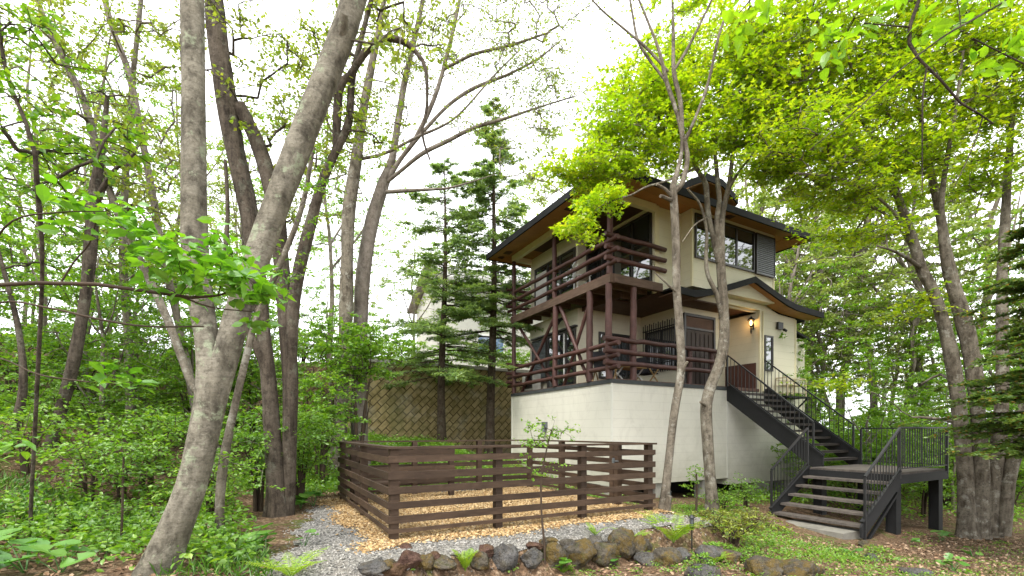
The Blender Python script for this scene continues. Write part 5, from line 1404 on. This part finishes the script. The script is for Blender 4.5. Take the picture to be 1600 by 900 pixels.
big = [ # u, Y, w, h, leaf, targets, leaves, size, label
    (560, 12.4, 1.35, 4.4, 'lf_bush', 190, 60, .075, 'broad bright green shrub behind the back left corner of the fence'),
    (500, 10.8, 1.0, 2.9, 'lf_bush', 140, 60, .065, 'leafy shrub left of the fence below the tall trees'),
    (405, 7.6, .75, 1.9, 'lf_wood', 130, 60, .055, 'dark green bush wrapped round the foot of the dark many-stemmed tree'),
    (470, 8.4, .75, 1.9, 'lf_bush', 110, 60, .055, 'light green bush just right of the dark many-stemmed tree'),
    (250, 8.6, .8, 1.3, 'lf_wood', 80, 40, .06, 'mid green bush on the slope behind the forked tree'),
    (190, 6.9, .6, .9, 'lf_wood', 60, 40, .05, 'low bush on the slope left of the forked tree'),
    (90, 8.4, 1.0, 1.3, 'lf_wood', 80, 40, .06, 'wide bush under the vine-hung trunk'),
    (300, 11.5, 1.3, 2.4, 'lf_bush', 120, 40, .075, 'tall pale green thicket bush far up the left slope'),
    (120, 12.0, 1.5, 2.2, 'lf_bush', 120, 40, .08, 'spreading pale bush near the top of the left bank'),
    (395, 12.8, 1.3, 3.0, 'lf_bush', 130, 40, .08, 'upright green bush between the dark tree and the tall tree'),
    (20, 10.0, 1.2, 1.8, 'lf_wood', 100, 40, .07, 'dark bush at the left edge on the slope'),
    (1165, 11.7, .34, .85, 'lf_wood', 46, 40, .045, 'dense dark green bush against the house wall left of the stair'),
    (1130, 11.2, .5, .55, 'lf_bush', 46, 40, .045, 'feathery green bush round the foot of the maple'),
    (330, 6.6, .55, 1.0, 'lf_bush', 60, 40, .05, 'loose pale green bush close behind the forked tree'),
    (140, 6.4, .6, 1.1, 'lf_bush', 60, 36, .055, 'spreading light green bush left of the thin dark sapling'),
    (40, 6.8, .7, 1.2, 'lf_bush', 60, 36, .06, 'light green bush at the far left above the fallen logs'),
    (230, 7.6, .8, 1.5, 'lf_bush', 80, 36, .06, 'taller light green bush on the slope behind the low bush'),
    (1440, 12.5, .8, 1.7, 'lf_bush', 90, 36, .06, 'twiggy shrub seen under the stair landing')]
for k, (u, Y, w, h, lf, nt, nl, sz, lab) in enumerate(big):
    shrub('shrub', lab, (u - CX) / FPX * Y, Y, w, h, 200 + k, lf, nt, int(nl * .62), sz * 1.25, .32, z0=.58 if k == 0 else .25)
# sunny understorey on the right, beyond the stair
rs_ = [(1275,15.0,1.4,2.2),(1330,16.5,1.7,2.6),(1390,15.5,1.5,2.1),(1450,17.0,1.8,2.7),(1510,16,1.6,2.0),(1300,19,2.0,3.0),(1370,20,2.2,3.2),(1440,21,2.2,3.0),(1530,19,2.0,2.6),(1590,17,1.8,2.4),(1480,13.6,1.0,1.2),(1330,13.4,1.0,1.3),(1580,14,1.2,1.3),(1390,13.6,1.0,1.2),(1262,17.5,1.3,2.6)]
lab_r = 'sunlit bright green bush in the thicket beyond the stair'
pr = [shrub('thicket_bush', lab_r, (u - CX) / FPX * Y, Y, w, h, 300 + k, 'lf_bush' if k else 'lf_maple_green', 130, 40, .085, .32, group='bright bushes beyond the stair', stems=8) for k, (u, Y, w, h) in enumerate(rs_[:3])]
for k, (u, Y, w, h) in enumerate(rs_[3:]):
    x = (u - CX) / FPX * Y; copy_tree(pr[k % 3], (x, Y, g1(x, Y) - .05), k * 1.3, w / 1.5)
# brush on the terrace above the stone wall
br_ = [(640,20.5,1.2,1.5),(700,20.8,1.1,1.2),(750,21,1.1,1.3),(600,21,1.4,1.8),(560,21.5,1.5,2.3),(800,22,1.2,1.4),(840,23.5,1.3,1.8),(520,21,1.5,2.6),(470,20,1.6,3.0)]
b0 = None
for k, (u, Y, w, h) in enumerate(br_):
    x = (u - CX) / FPX * Y
    if k == 0: b0 = shrub('bank_bush', 'yellow-green bush on the terrace above the stone wall', x, Y, w, h, 340, 'lf_maple_green', 90, 40, .085, .3, group='bushes above the stone wall')
    else: copy_tree(b0, (x, Y, g1(x, Y) - .05), k * 1.9, w / 1.2)
# azalea mound, right of the stone edging
x, y = gp(1150, 858); shrub('azalea', 'low spreading azalea mound with yellow-green tips and bare twigs', x, y + .15, .85, .56, 360, 'lf_azalea', 190, 24, .042, .12, stems=12, tip=.003, dep=.55)
x, y = gp(1128, 872); shrub('shrub', 'small bright leafy plant behind the stones right of the garden light', x, y + .1, .24, .24, 361, 'lf_bush', 46, 40, .034, .12, stems=8, tip=.002)
x, y = gp(1092, 897); shrub('shrub', 'small leafy plant spilling over the edging stones below the garden light', x, y + .05, .2, .28, 362, 'lf_bush', 40, 40, .034, .1, stems=8, tip=.002)
x, y = gp(1190, 885); shrub('shrub', 'low green plant between the mossy edging stones', x, y + .2, .3, .22, 363, 'lf_bush', 34, 34, .03, .1, stems=8, tip=.002)

for k, (u, v, lab) in enumerate([(800, 896, 'small leafy weed between the tall dark stone and the angular one'), (892, 892, 'leafy weed at the foot of the mossy upright stones'), (1000, 893, 'leafy weed in front of the ochre stone'), (660, 897, 'tuft of weeds under the reddish stone'), (1045, 886, 'low leafy weed under the ochre and grey stone')]):
    x, y = gp(u, v); shrub('weed', lab, x, y, .09, .14, 370 + k, 'lf_bush', 16, 22, .026, .06, cat='plant', stems=5, tip=.0015)
# saplings
def sapling(label, u, v, pts, cl, seed, leaf, nl, sz, rs=.12):
    tree('sapling', label, 'sapling', [rooted(pts, .1)], clouds(cl, seed), 'twig', leaf, nl, sz, rs, .35, tpl=OVATE, seed=seed, ns=7, step=.1, tip=.0018, ntw=2, knot=.03, group=None, crown='leaves')
sapling('slim young tree with few leaves standing in front of the fence', 850, 852, [(851,853,5.35,4.2),(846,800,5.35,3.6),(845,760,5.35,3.6),(849,725,5.35,3.0),(857,690,5.35,2.4),(862,672,5.35,1.8)],
        [(850,680,5.35,42,18,.25,16),(885,672,5.3,26,14,.2,9),(830,690,5.4,26,10,.2,7),(835,728,5.35,20,22,.2,8),(872,722,5.3,18,10,.15,4),(845,664,5.35,30,10,.2,6)], 401, 'lf_bush', 9, .045)
sapling('small sapling in front of the dark gap under the house', 1088, 790, [(1088,792,10.6,4),(1089,765,10.6,3.5),(1088,740,10.6,3)], [(1085,742,10.6,18,16,.25,18),(1078,758,10.6,10,8,.2,6)], 402, 'lf_bush', 12, .055)
sapling('thin dark sapling with tiered leaves left of the forked tree', 190, 880, [(188,895,5.0,6),(190,830,5.0,5),(192,770,5.0,5),(193,715,5.0,4)],
        [(190,700,5.0,60,14,.3,16),(190,740,5.0,60,18,.3,16),(185,800,4.95,60,24,.3,18),(215,840,4.9,40,24,.3,12),(160,850,4.9,40,20,.3,10)], 403, 'lf_wood', 14, .05)

# near branches with broad leaves: two saplings that stand just outside the picture
ba = rooted([(-60,860,2.5,26),(-70,600,2.45,22),(-60,480,2.4,18),(-20,446,2.35,11),(60,442,2.3,10),(150,444,2.3,9),(230,455,2.3,8),(300,465,2.3,7),(340,462,2.3,4),(385,447,2.28,3)])
bb = [limb_px(s, .05) for s in ([(-62,520,2.42,9),(0,473,2.4,5),(80,482,2.4,5),(160,500,2.4,5),(230,510,2.4,4),(318,510,2.4,3)],
    [(95,442,2.3,6),(115,410,2.3,5),(140,380,2.25,4),(150,345,2.2,3)], [(280,462,2.3,5),(330,480,2.3,3),(395,487,2.3,2)], [(-66,560,2.45,8),(0,560,2.4,4),(60,585,2.35,4),(140,597,2.3,3)],
    [(-64,500,2.4,10),(-20,400,2.2,6),(20,345,2.1,4),(90,332,2.1,3),(165,330,2.1,2)])]
tree('leafy_sapling', 'near sapling reaching in from the left with broad fresh leaves on long branches', 'sapling', [ba] + bb,
     clouds([(300,420,2.2,70,26,.22,22),(390,440,2.2,45,40,.22,22),(330,385,2.25,60,18,.2,10),(150,330,2.15,60,26,.2,12),(190,365,2.2,60,22,.2,10),(270,450,2.3,50,14,.15,8),(160,590,2.2,60,16,.15,6),(40,700,2.2,40,14,.15,3),(430,460,2.2,18,22,.15,5),(400,510,2.25,20,14,.1,4)], 411),
     'twig', 'lf_big', 9, .078, .07, tpl=OVATE, seed=412, ns=8, step=.05, tip=.0011, ntw=0, droop=.35, spread=.45, knot=.02, crown='leaves')
na = rooted([(1860,900,3.3,40),(1850,600,3.2,34),(1830,300,3.1,28),(1790,60,3.0,22),(1690,-120,2.9,16),(1560,-130,2.8,11),(1450,-60,2.8,9),(1436,0,2.8,8),(1422,40,2.8,8),(1421,68,2.8,8),(1436,92,2.8,7),(1470,125,2.8,7),(1500,160,2.8,6),(1530,178,2.8,4),(1552,193,2.8,3)])
nb_ = [limb_px(s, .05) for s in ([(1690,-120,2.9,9),(1590,-15,2.7,5),(1530,25,2.65,5),(1470,60,2.6,4),(1400,115,2.6,4),(1340,170,2.6,3),(1265,235,2.6,2)],
    [(1448,105,2.8,4),(1442,150,2.8,4),(1441,220,2.8,3),(1441,300,2.8,2)], [(1536,182,2.8,3),(1520,230,2.8,3),(1490,295,2.8,2)],
    [(1690,-120,2.9,7),(1420,-100,2.6,5),(1300,-60,2.5,4),(1200,-25,2.45,3),(1155,20,2.4,2)], [(1421,42,2.8,4),(1390,40,2.7,3),(1350,36,2.65,2)],
    [(1800,100,3.0,8),(1700,150,2.9,5),(1600,100,2.8,4),(1520,60,2.8,3)])]
tree('overhanging_tree', 'near tree reaching in from the upper right with dark twigs and large backlit leaves', 'tree', [na] + nb_,
     clouds([(1160,20,2.4,25,30,.15,6),(1190,-10,2.4,60,20,.2,8),(1330,30,2.6,60,30,.2,9),(1300,65,2.6,30,20,.15,4),(1450,20,2.7,110,22,.2,14),(1580,70,2.8,40,30,.2,6),(1560,95,2.8,60,16,.2,5),(1500,10,2.7,60,20,.2,7)], 421),
     'bark_dark', 'lf_bright', 4, .09, .09, tpl=OVATE, seed=422, ns=8, step=.06, tip=.0012, ntw=0, droop=.5, spread=.5, knot=.03, crown='leaves')

# ------------------------------------------------------------------ ferns, round-leaved plants, lights, stones, logs
def fern(label, x, y, n_, L_, seed, leaf='lf_fern', up=1.0, arch=.55):
    rg = np.random.default_rng(seed)
    root = empty('fern', (x, y, g1(x, y)), 0, label, 'fern')
    for f in range(n_):
        a = f * 6.283 / n_ + rg.normal(0, .25); ln = L_ * rg.uniform(.75, 1.1)
        d = np.array([math.cos(a), math.sin(a), 0]); k = 26; t = np.linspace(0, 1, k)[:, None]
        rach = d * ln * arch * (t ** 1.25) + np.array([0, 0, 1]) * ln * up * (1.05 * t - .42 * t ** 2.3)
        g = G(); g.tube(rach[::3], np.linspace(.004, .0015, len(rach[::3])), 4, cap=False)
        side = np.cross(d, (0, 0, 1.0))
        for s in (-1, 1):
            w = (np.sin(np.clip(t[3:, 0] * 1.02, 0, 1) ** .8 * np.pi) ** .8 * .20 + .015) * ln
            C = rach[3:]; tan = unit(np.gradient(rach, axis=0))[3:]
            dv = side * s * .92 + tan * .38 + np.array([0, 0, -.12])
            nr = np.cross(tan, side * 1.0); nr = nr * np.sign(nr[:, 2:3] + 1e-6)
            T = (np.array([(0,0,0),(.35,-.055,.01),(1,0,-.05),(.35,.055,.01)]), [(0,1,2,3)])
            k2 = len(C); n2 = unit(nr + rg.normal(0, .1, (k2, 3))); dd = unit(dv - n2 * (dv * n2).sum(1)[:, None]); ss = np.cross(n2, dd)
            V = C[:, None] + w[:, None, None] * (T[0][None, :, 0:1] * dd[:, None] + T[0][None, :, 1:2] * 1.5 * ss[:, None] + T[0][None, :, 2:3] * n2[:, None])
            g.add(V.reshape(-1, 3), (np.arange(k2)[:, None] * 4 + np.arange(4)[None]).ravel(), np.full(k2, 4), np.full(k2, rg.uniform(.2, 1)))
        g.build('frond', M[leaf], root, attr='rnd')
    return root
for k, (u, v, n_, L_, lab, up, ar) in enumerate([
    (727, 893, 9, .30, 'bright upright fern growing among the edging stones in front of the fence', 1.1, .5), (1052, 850, 12, .58, 'large bright fern between the right end of the fence and the garden light', .95, 1.0),
    (990, 846, 8, .34, 'pale fern drooping over the edging stones near the right end of the fence', .7, .9), (455, 905, 9, .42, 'yellow-green fern at the bottom edge left of the gravel', .7, .95),
    (318, 862, 8, .42, 'green fern beside the foot of the forked tree', .6, 1.0), (640, 722, 8, .6, 'fern behind the back corner of the fence under the stone wall', .9, .8),
    (700, 716, 7, .5, 'small fern behind the fence in front of the shorter fir', .9, .8), (930, 838, 4, .26, 'single-fronded fern on the gravel edge', .8, .8), (1028, 876, 8, .26, 'small fern drooping over the ochre and grey stone', .7, .9), (1118, 880, 8, .24, 'small fern right of the rounded blue-grey stone', .8, .9), (880, 897, 7, .2, 'tiny fern below the edging stones', .8, .9)]):
    x, y = gp(u, v); fern(lab, x, y, n_, L_, 500 + k, up=up, arch=ar)
def butterbur(label, x, y, n_, sz, seed, group=None, leaf='lf_fuki'):
    rg = np.random.default_rng(seed)
    root = empty('butterbur', (x, y, g1(x, y)), 0, label, 'plant', group)
    for q in range(n_):
        a = rg.uniform(0, 6.28); o = sz * rg.uniform(.3, 1.3); h = sz * rg.uniform(.5, 1.3)
        top = np.array([o * math.cos(a), o * math.sin(a), h])
        g = G(); g.tube([(0, 0, -.02), top * np.array([.5, .5, .7]), top], [.005, .004, .003], 5, cap=False)
        leaf_add(g, top[None], np.array([sz * rg.uniform(.7, 1.2)]), ROUNDT, rg, .25, attr=np.array([rg.uniform()]))
        g.build('leaf', M[leaf], root, attr='rnd')
for k, (u, v, n_, sz, lab) in enumerate([
    (845, 888, 2, .13, 'pair of round green leaves on the stones left of centre'), (876, 893, 3, .13, 'three round leaves under the mossy stones'), (955, 862, 1, .11, 'single round leaf on a brown stone'),
    (950, 885, 6, .10, 'cluster of small round leaves in front of the brown stones'), (1540, 842, 4, .22, 'broad flat leaves at the foot of the clump of trunks'), (1470, 845, 6, .16, 'low leaves in front of the stair leg'),
    (1420, 850, 5, .16, 'low green leaves beside the bottom of the stair'), (1490, 892, 8, .14, 'patch of round leaves at the lower right'), (1520, 870, 5, .14, 'round leaves on the leaf litter right of the stair'),
    (390, 865, 4, .2, 'big round leaves beside the gravel at the lower left'), (415, 870, 3, .17, 'round leaves touching the gravel edge'), (475, 855, 3, .16, 'pair of round leaves at the edge of the gravel left of the fence'),
    (490, 790, 6, .2, 'round leaves by the left side of the fence'), (40, 895, 6, .26, 'very broad leaves at the bottom left corner'), (95, 895, 5, .22, 'broad leaves near the bottom left below the fallen logs'), (180, 830, 4, .15, 'few round leaves behind the fallen log'), (1325, 870, 5, .12, 'small leaves on the bare soil left of the lower right'), (470, 795, 5, .2, 'large soft leaves beside the dark tree foot')]):
    x, y = gp(u, v); butterbur(lab, x, y, n_, sz, 540 + k)
def garden_light(label, u, v, h, seed):
    x, y = gp(u, v); root = empty('garden_light', (x, y, g1(x, y)), 0, label, 'garden light', 'stake garden lights')
    g = G(); g.tube([(0, 0, -.1), (0, 0, h * .62)], .009, 8); g.build('stake', M['black'], root)
    g = G(); g.tube([(0, 0, h * .62), (0, 0, h * .64), (0, 0, h * .68)], [.012, .03, .032], 10)
    for k in range(5):
        a = k * 1.2566; g.beam((.028 * math.cos(a), .028 * math.sin(a), h * .68), (.028 * math.cos(a), .028 * math.sin(a), h * .92), .005, .005, (.3, .4, .1))
    g.build('cage', M['black'], root)
    g = G(); g.tube([(0, 0, h * .68), (0, 0, h * .91)], .021, 10); g.build('lens', M['shutter'], root)
    g = G(); g.tube([(0, 0, h * .92), (0, 0, h * .935), (0, 0, h * .96), (0, 0, h)], [.045, .045, .03, .01], 12); g.build('cap', M['black'], root)
garden_light('stake garden light among the plants by the big fern', 1081, 862, .50, 1)
garden_light('stake garden light against the foundation block at the house corner', 1047, 800, .5, 2)

def rock(label, u, v, w, h, m, seed, cat='stone', group=None, sink=.3, name='stone'):
    """boulder of w x h photo pixels whose centre is seen at (u, v)"""
    rg = np.random.default_rng(seed)
    x, y = gp(u, v + h * .42); k = y / FPX
    sx, sz = w * 1.05 * k / 2, h * .78 * k / 2; sy = sx * rg.uniform(.7, .95)
    n1, n2 = 36, 52
    th = np.linspace(0, np.pi, n1); ph = np.linspace(0, 2 * np.pi, n2, endpoint=False)
    T, Q = np.meshgrid(th, ph, indexing='ij')
    D = np.stack([np.sin(T) * np.cos(Q), np.sin(T) * np.sin(Q), np.cos(T)], -1)
    rr = np.ones(T.shape)
    for q in range(11):       # flat facets cut into the ball
        a = unit(rg.normal(0, 1, 3)); c = rg.uniform(.6, .88)
        rr = np.minimum(rr, c / np.maximum(D @ a, 1e-3))
    for f, am in ((2.2, .09), (4.5, .07), (9, .05), (18, .03), (30, .02)):
        a = unit(rg.normal(0, 1, 3)) * f; b = unit(rg.normal(0, 1, 3)) * f; e_ = unit(rg.normal(0, 1, 3)) * f
        rr = rr * (1 + am * (.6 - np.abs(np.sin(D @ a + 1) * np.cos(D @ b + .5) + .6 * np.sin(D @ e_))))
    V = (D * rr[..., None] * np.array([sx, sy, sz]) * 1.45).reshape(-1, 3)
    i = np.arange(n1 - 1)[:, None] * n2; j = np.arange(n2)[None]; j2 = (j + 1) % n2
    F = np.stack([i + j, i + n2 + j, i + n2 + j2, i + j2], -1).reshape(-1, 4)
    o = G().add(V, F, np.full(len(F), 4), smooth=True).build(name, M[m])
    o.location = (x, y + sy * .5, g1(x, y + sy * .5) + sz * (1 - 2 * sink * .8))
    o.rotation_euler = (0, 0, rg.uniform(0, .6))
    return tag(o, label, cat, group)
rocks = [(585,893,36,22,'rock_grey','small grey-brown stone at the left end of the edging'),(607,890,18,20,'rock_moss','narrow mossy stone next to the left end of the edging'),(614,893,26,22,'rock_red','small reddish stone near the left end of the edging'),
 (640,884,34,28,'rock_red','reddish brown stone left of the bright fern'),(664,884,20,26,'rock_moss','rust-mossed small stone between the reddish stone and the bright fern'),(678,874,18,14,'rock_red','little pinkish stone behind the fern'),(690,893,38,18,'rock_moss','flat mossy stone in front of the fern'),
 (748,888,30,26,'rock_moss','mossy stone just right of the bright fern'),(760,864,22,18,'rock_red','pinkish stone on the gravel right of the bright fern'),(786,878,30,42,'rock_grey','tall dark grey stone right of the bright fern'),(830,878,30,30,'rock_grey','dark grey angular stone under the sapling'),
 (836,858,22,10,'rock_red','long pink stone at the sapling foot'),(858,850,20,14,'rock_moss','small brown stone behind the sapling foot'),(868,872,28,42,'rock_moss','mossy upright stone right of the sapling'),(890,858,26,20,'rock_grey','grey stone between two mossy uprights'),(906,870,38,46,'rock_moss','broad mossy stone with rounded top'),
 (928,848,20,16,'rock_grey','small dark stone above the broad mossy one'),(945,866,36,44,'rock_moss','brown stone carrying a single round leaf'),(974,854,38,42,'rock_moss','largest rounded brown stone of the edging'),(1002,855,28,46,'rock_moss','ochre stone left of the big fern'),(1012,870,24,30,'rock_grey','dark grey stone in front of the ochre one'),
 (1040,868,40,32,'rock_moss','ochre and grey stone below the big fern'),(1066,866,26,24,'rock_grey','blue-grey stone below the garden light'),(1112,862,40,34,'rock_grey','rounded blue-grey stone right of the garden light'),(1146,868,36,24,'rock_moss','long ochre stone right of the rounded blue-grey one'),(1200,886,50,40,'rock_moss','large moss-topped stone at the right end of the edging'),
 (1255,890,50,32,'rock_moss','dark stone with ochre moss at the far right end of the edging'),(1100,890,40,26,'rock_grey','dark low stone beneath the leafy plant'),(634,854,16,12,'rock_red','dark rotten wood-brown lump beside the fence corner post'),(1358,850,20,14,'rock_moss','little mossy stone by the stair foot'),(1365,870,16,14,'rock_grey','small grey stone on the soil right of the path'),(1435,893,34,14,'rock_grey','pointed dark stone at the bottom right edge'),
 (1018,742,34,44,'rock_moss','mossy boulder behind the right end post of the fence'),(985,737,36,22,'rock_moss','flat mossy boulder seen through the right end of the fence')]
for k, (u, v, w, h, m, lab) in enumerate(rocks): rock(lab, u, v, w, h, m, 600 + k)
def fallen(label, a, b, rad, seed):
    rg = np.random.default_rng(seed)
    pa, pb = gp(*a), gp(*b)
    t = np.linspace(0, 1, 12)
    X = pa[0] + (pb[0] - pa[0]) * t; Y = pa[1] + (pb[1] - pa[1]) * t
    A = np.stack([X + rg.normal(0, .015, 12), Y, gz(X, Y) + rad * .7 + rg.normal(0, .008, 12)], -1)
    root = A[0].copy(); g = G(); g.tube(A - root, rad * (1 + rg.normal(0, .08, 12)), 10, rough=.05, rg=rg)
    o = g.build('fallen_log', M['log_dead']); o.location = tuple(root); tag(o, label, 'log')
fallen('rotting log with orange fungus lying left of the forked tree', (98, 822), (170, 838), .045, 1)
fallen('short broken log below the rotting one', (62, 852), (104, 832), .035, 2)
fallen('bare peeled log at the left edge of the slope', (-10, 828), (48, 802), .04, 3)
fallen('pale log at the far left under the peeled one', (-8, 836), (24, 818), .035, 4)
fallen('thin dead stick lying on the litter right of the stair', (1400, 858), (1440, 885), .008, 5)

# ------------------------------------------------------------------ ground cover nobody could count
FIELD_LABELS = {701: 'mid green leafy undergrowth covering the left slope', 702: 'taller light green undergrowth scattered over the left slope', 703: 'bright green plants along the foot of the stone wall behind the fence',
    704: 'low green weeds in the leaf litter right of the stone edging', 705: 'green undergrowth spreading through the thicket beyond the stair', 706: 'leafy ground cover along the foot of the house wall', 707: 'small weeds along the front of the edging stones'}
def field(name, nclump, xy, leaf, per, rad, hmax, size, tpl, seed, spread=.5, mask=None, hmin=.02):
    rg = np.random.default_rng(seed)
    x = rg.uniform(xy[0], xy[1], nclump * 4); y = rg.uniform(xy[2], xy[3], nclump * 4)
    ok = mask(x, y, rg) if mask is not None else np.ones(len(x), bool)
    x, y = x[ok][:nclump], y[ok][:nclump]
    k = len(x) * per
    cx, cy_ = np.repeat(x, per), np.repeat(y, per)
    h = np.repeat(rg.uniform(.3, 1, len(x)) * hmax, per)
    a = rg.uniform(0, 6.283, k); q = np.sqrt(rg.uniform(0, 1, k))
    X = cx + rad * q * np.cos(a); Y = cy_ + rad * q * np.sin(a)
    Z = gz(X, Y) + hmin + h * (1 - .7 * q) * rg.uniform(.5, 1, k)
    g = G(); leaf_add(g, np.stack([X, Y, Z], -1), rg.uniform(.6, 1.2, k) * size, tpl, rg, spread, droop=.2)
    return tag(g.build(name, M[leaf], attr='rnd'), FIELD_LABELS[seed], 'undergrowth', kind='stuff')
def frame_rl(x, y):
    return (x - FL[0]) * RV[0] + (y - FL[1]) * RV[1], (x - FL[0]) * LV[0] + (y - FL[1]) * LV[1]
def clear_of_yard(x, y, mr=.35):
    r, l = frame_rl(x, y)
    yard = (r > -1.6 - .12 * l - mr + .6) & (r < 4.9) & (l > -1.25) & (l < 4.3)
    rh = (x - HC[0]) * RV[0] + (y - HC[1]) * RV[1]; lh = (x - HC[0]) * LV[0] + (y - HC[1]) * LV[1]
    hs = (rh > -.05) & (rh < 9.6) & (lh > -.03) & (lh < 5.6)
    st = (rh > 1.3) & (rh < 4.2) & (lh > -4.9) & (lh < -2.6)
    return ~(yard | hs | st)
def m_left(x, y, rg):
    n_ = wob(x, y, .9) + .6 * wob(x + 9, y - 4, 2.6)
    thin = (y < 7.2) & (rg.uniform(0, 1, len(x)) < .5)
    return clear_of_yard(x, y) & (x < 2.5 - .3 * (y < 9) * 12 + 0 * x) & (n_ > rg.uniform(-.45, 1.3, len(x))) & ~thin
def m_right(x, y, rg):
    n_ = wob(x + 3, y, 1.3) + .6 * wob(x, y, 3.1)
    return clear_of_yard(x, y) & (n_ > rg.uniform(-.1, 1.3, len(x)))
field('undergrowth', 2300, (-16, -1.2, 4.2, 17), 'lf_wood', 26, .22, .42, .072, OVATE, 701, mask=m_left)
field('undergrowth', 1500, (-16, -1.2, 4.0, 17), 'lf_bush', 22, .2, .55, .07, OVATE, 702, mask=m_left)
field('undergrowth', 1500, (-6, 6, 11, 19), 'lf_bush', 24, .25, .40, .065, OVATE, 703, mask=lambda x, y, r: clear_of_yard(x, y) & (x < 3))
field('ground_cover', 520, (2.4, 13, 4.6, 13), 'lf_bush', 16, .14, .09, .034, DIA, 704, mask=m_right)
field('ground_cover', 2200, (5, 26, 12, 30), 'lf_bush', 24, .4, .55, .09, OVATE, 705, mask=lambda x, y, r: clear_of_yard(x, y))
field('ground_cover', 420, (2.6, 6.5, 6.4, 11.6), 'lf_bush', 24, .16, .16, .042, OVATE, 706, mask=lambda x, y, r: clear_of_yard(x, y) & (wob(x, y, 2.0) > -.2))
field('ground_cover', 420, (-2, 6, 4.6, 6.4), 'lf_bush', 12, .08, .07, .03, DIA, 707, mask=lambda x, y, r: clear_of_yard(x, y))
def grass(seed, xy, n_, size, mask):
    rg = np.random.default_rng(seed)
    x = rg.uniform(xy[0], xy[1], n_); y = rg.uniform(xy[2], xy[3], n_); ok = mask(x, y); x, y = x[ok], y[ok]
    k = len(x); dv = rg.normal(0, .45, (k, 3)); dv[:, 2] = 1
    g = G(); T = (np.array([(0,-.035,0),(0,.035,0),(.6,.025,.05),(1,0,.22),(.6,-.025,.05)]), [(0,1,2,3,4)])
    leaf_add(g, np.stack([x, y, gz(x, y)], -1), rg.uniform(.6, 1.2, k) * size, T, rg, .9, dirv=dv)
    return tag(g.build('grass', M['lf_grass'], attr='rnd'), 'long thin grass at the lower left of the slope' if seed == 711 else 'short sparse grass in the litter in front of the stair', 'grass', kind='stuff')
grass(711, (-7, -1.8, 4.1, 6.6), 9000, .16, lambda x, y: clear_of_yard(x, y) & (wob(x, y, 1.6) > -.1))
grass(712, (3, 12, 4.8, 9), 2600, .09, lambda x, y: clear_of_yard(x, y) & (wob(x, y, 1.6) > .15))
def litter(seed, xy, n_, size, mask):
    rg = np.random.default_rng(seed)
    x = rg.uniform(xy[0], xy[1], n_); y = rg.uniform(xy[2], xy[3], n_); ok = mask(x, y); x, y = x[ok], y[ok]
    g = G(); leaf_add(g, np.stack([x, y, gz(x, y) + rg.uniform(.004, .03, len(x))], -1), rg.uniform(.6, 1.2, len(x)) * size, OVATE, rg, .45)
    return tag(g.build('leaf_litter', M['litter'], attr='rnd'), 'dry brown fallen leaves strewn over the forest floor', 'leaf litter', kind='stuff')
litter(721, (-9, 13, 4.0, 10.5), 30000, .055, lambda x, y: clear_of_yard(x, y))
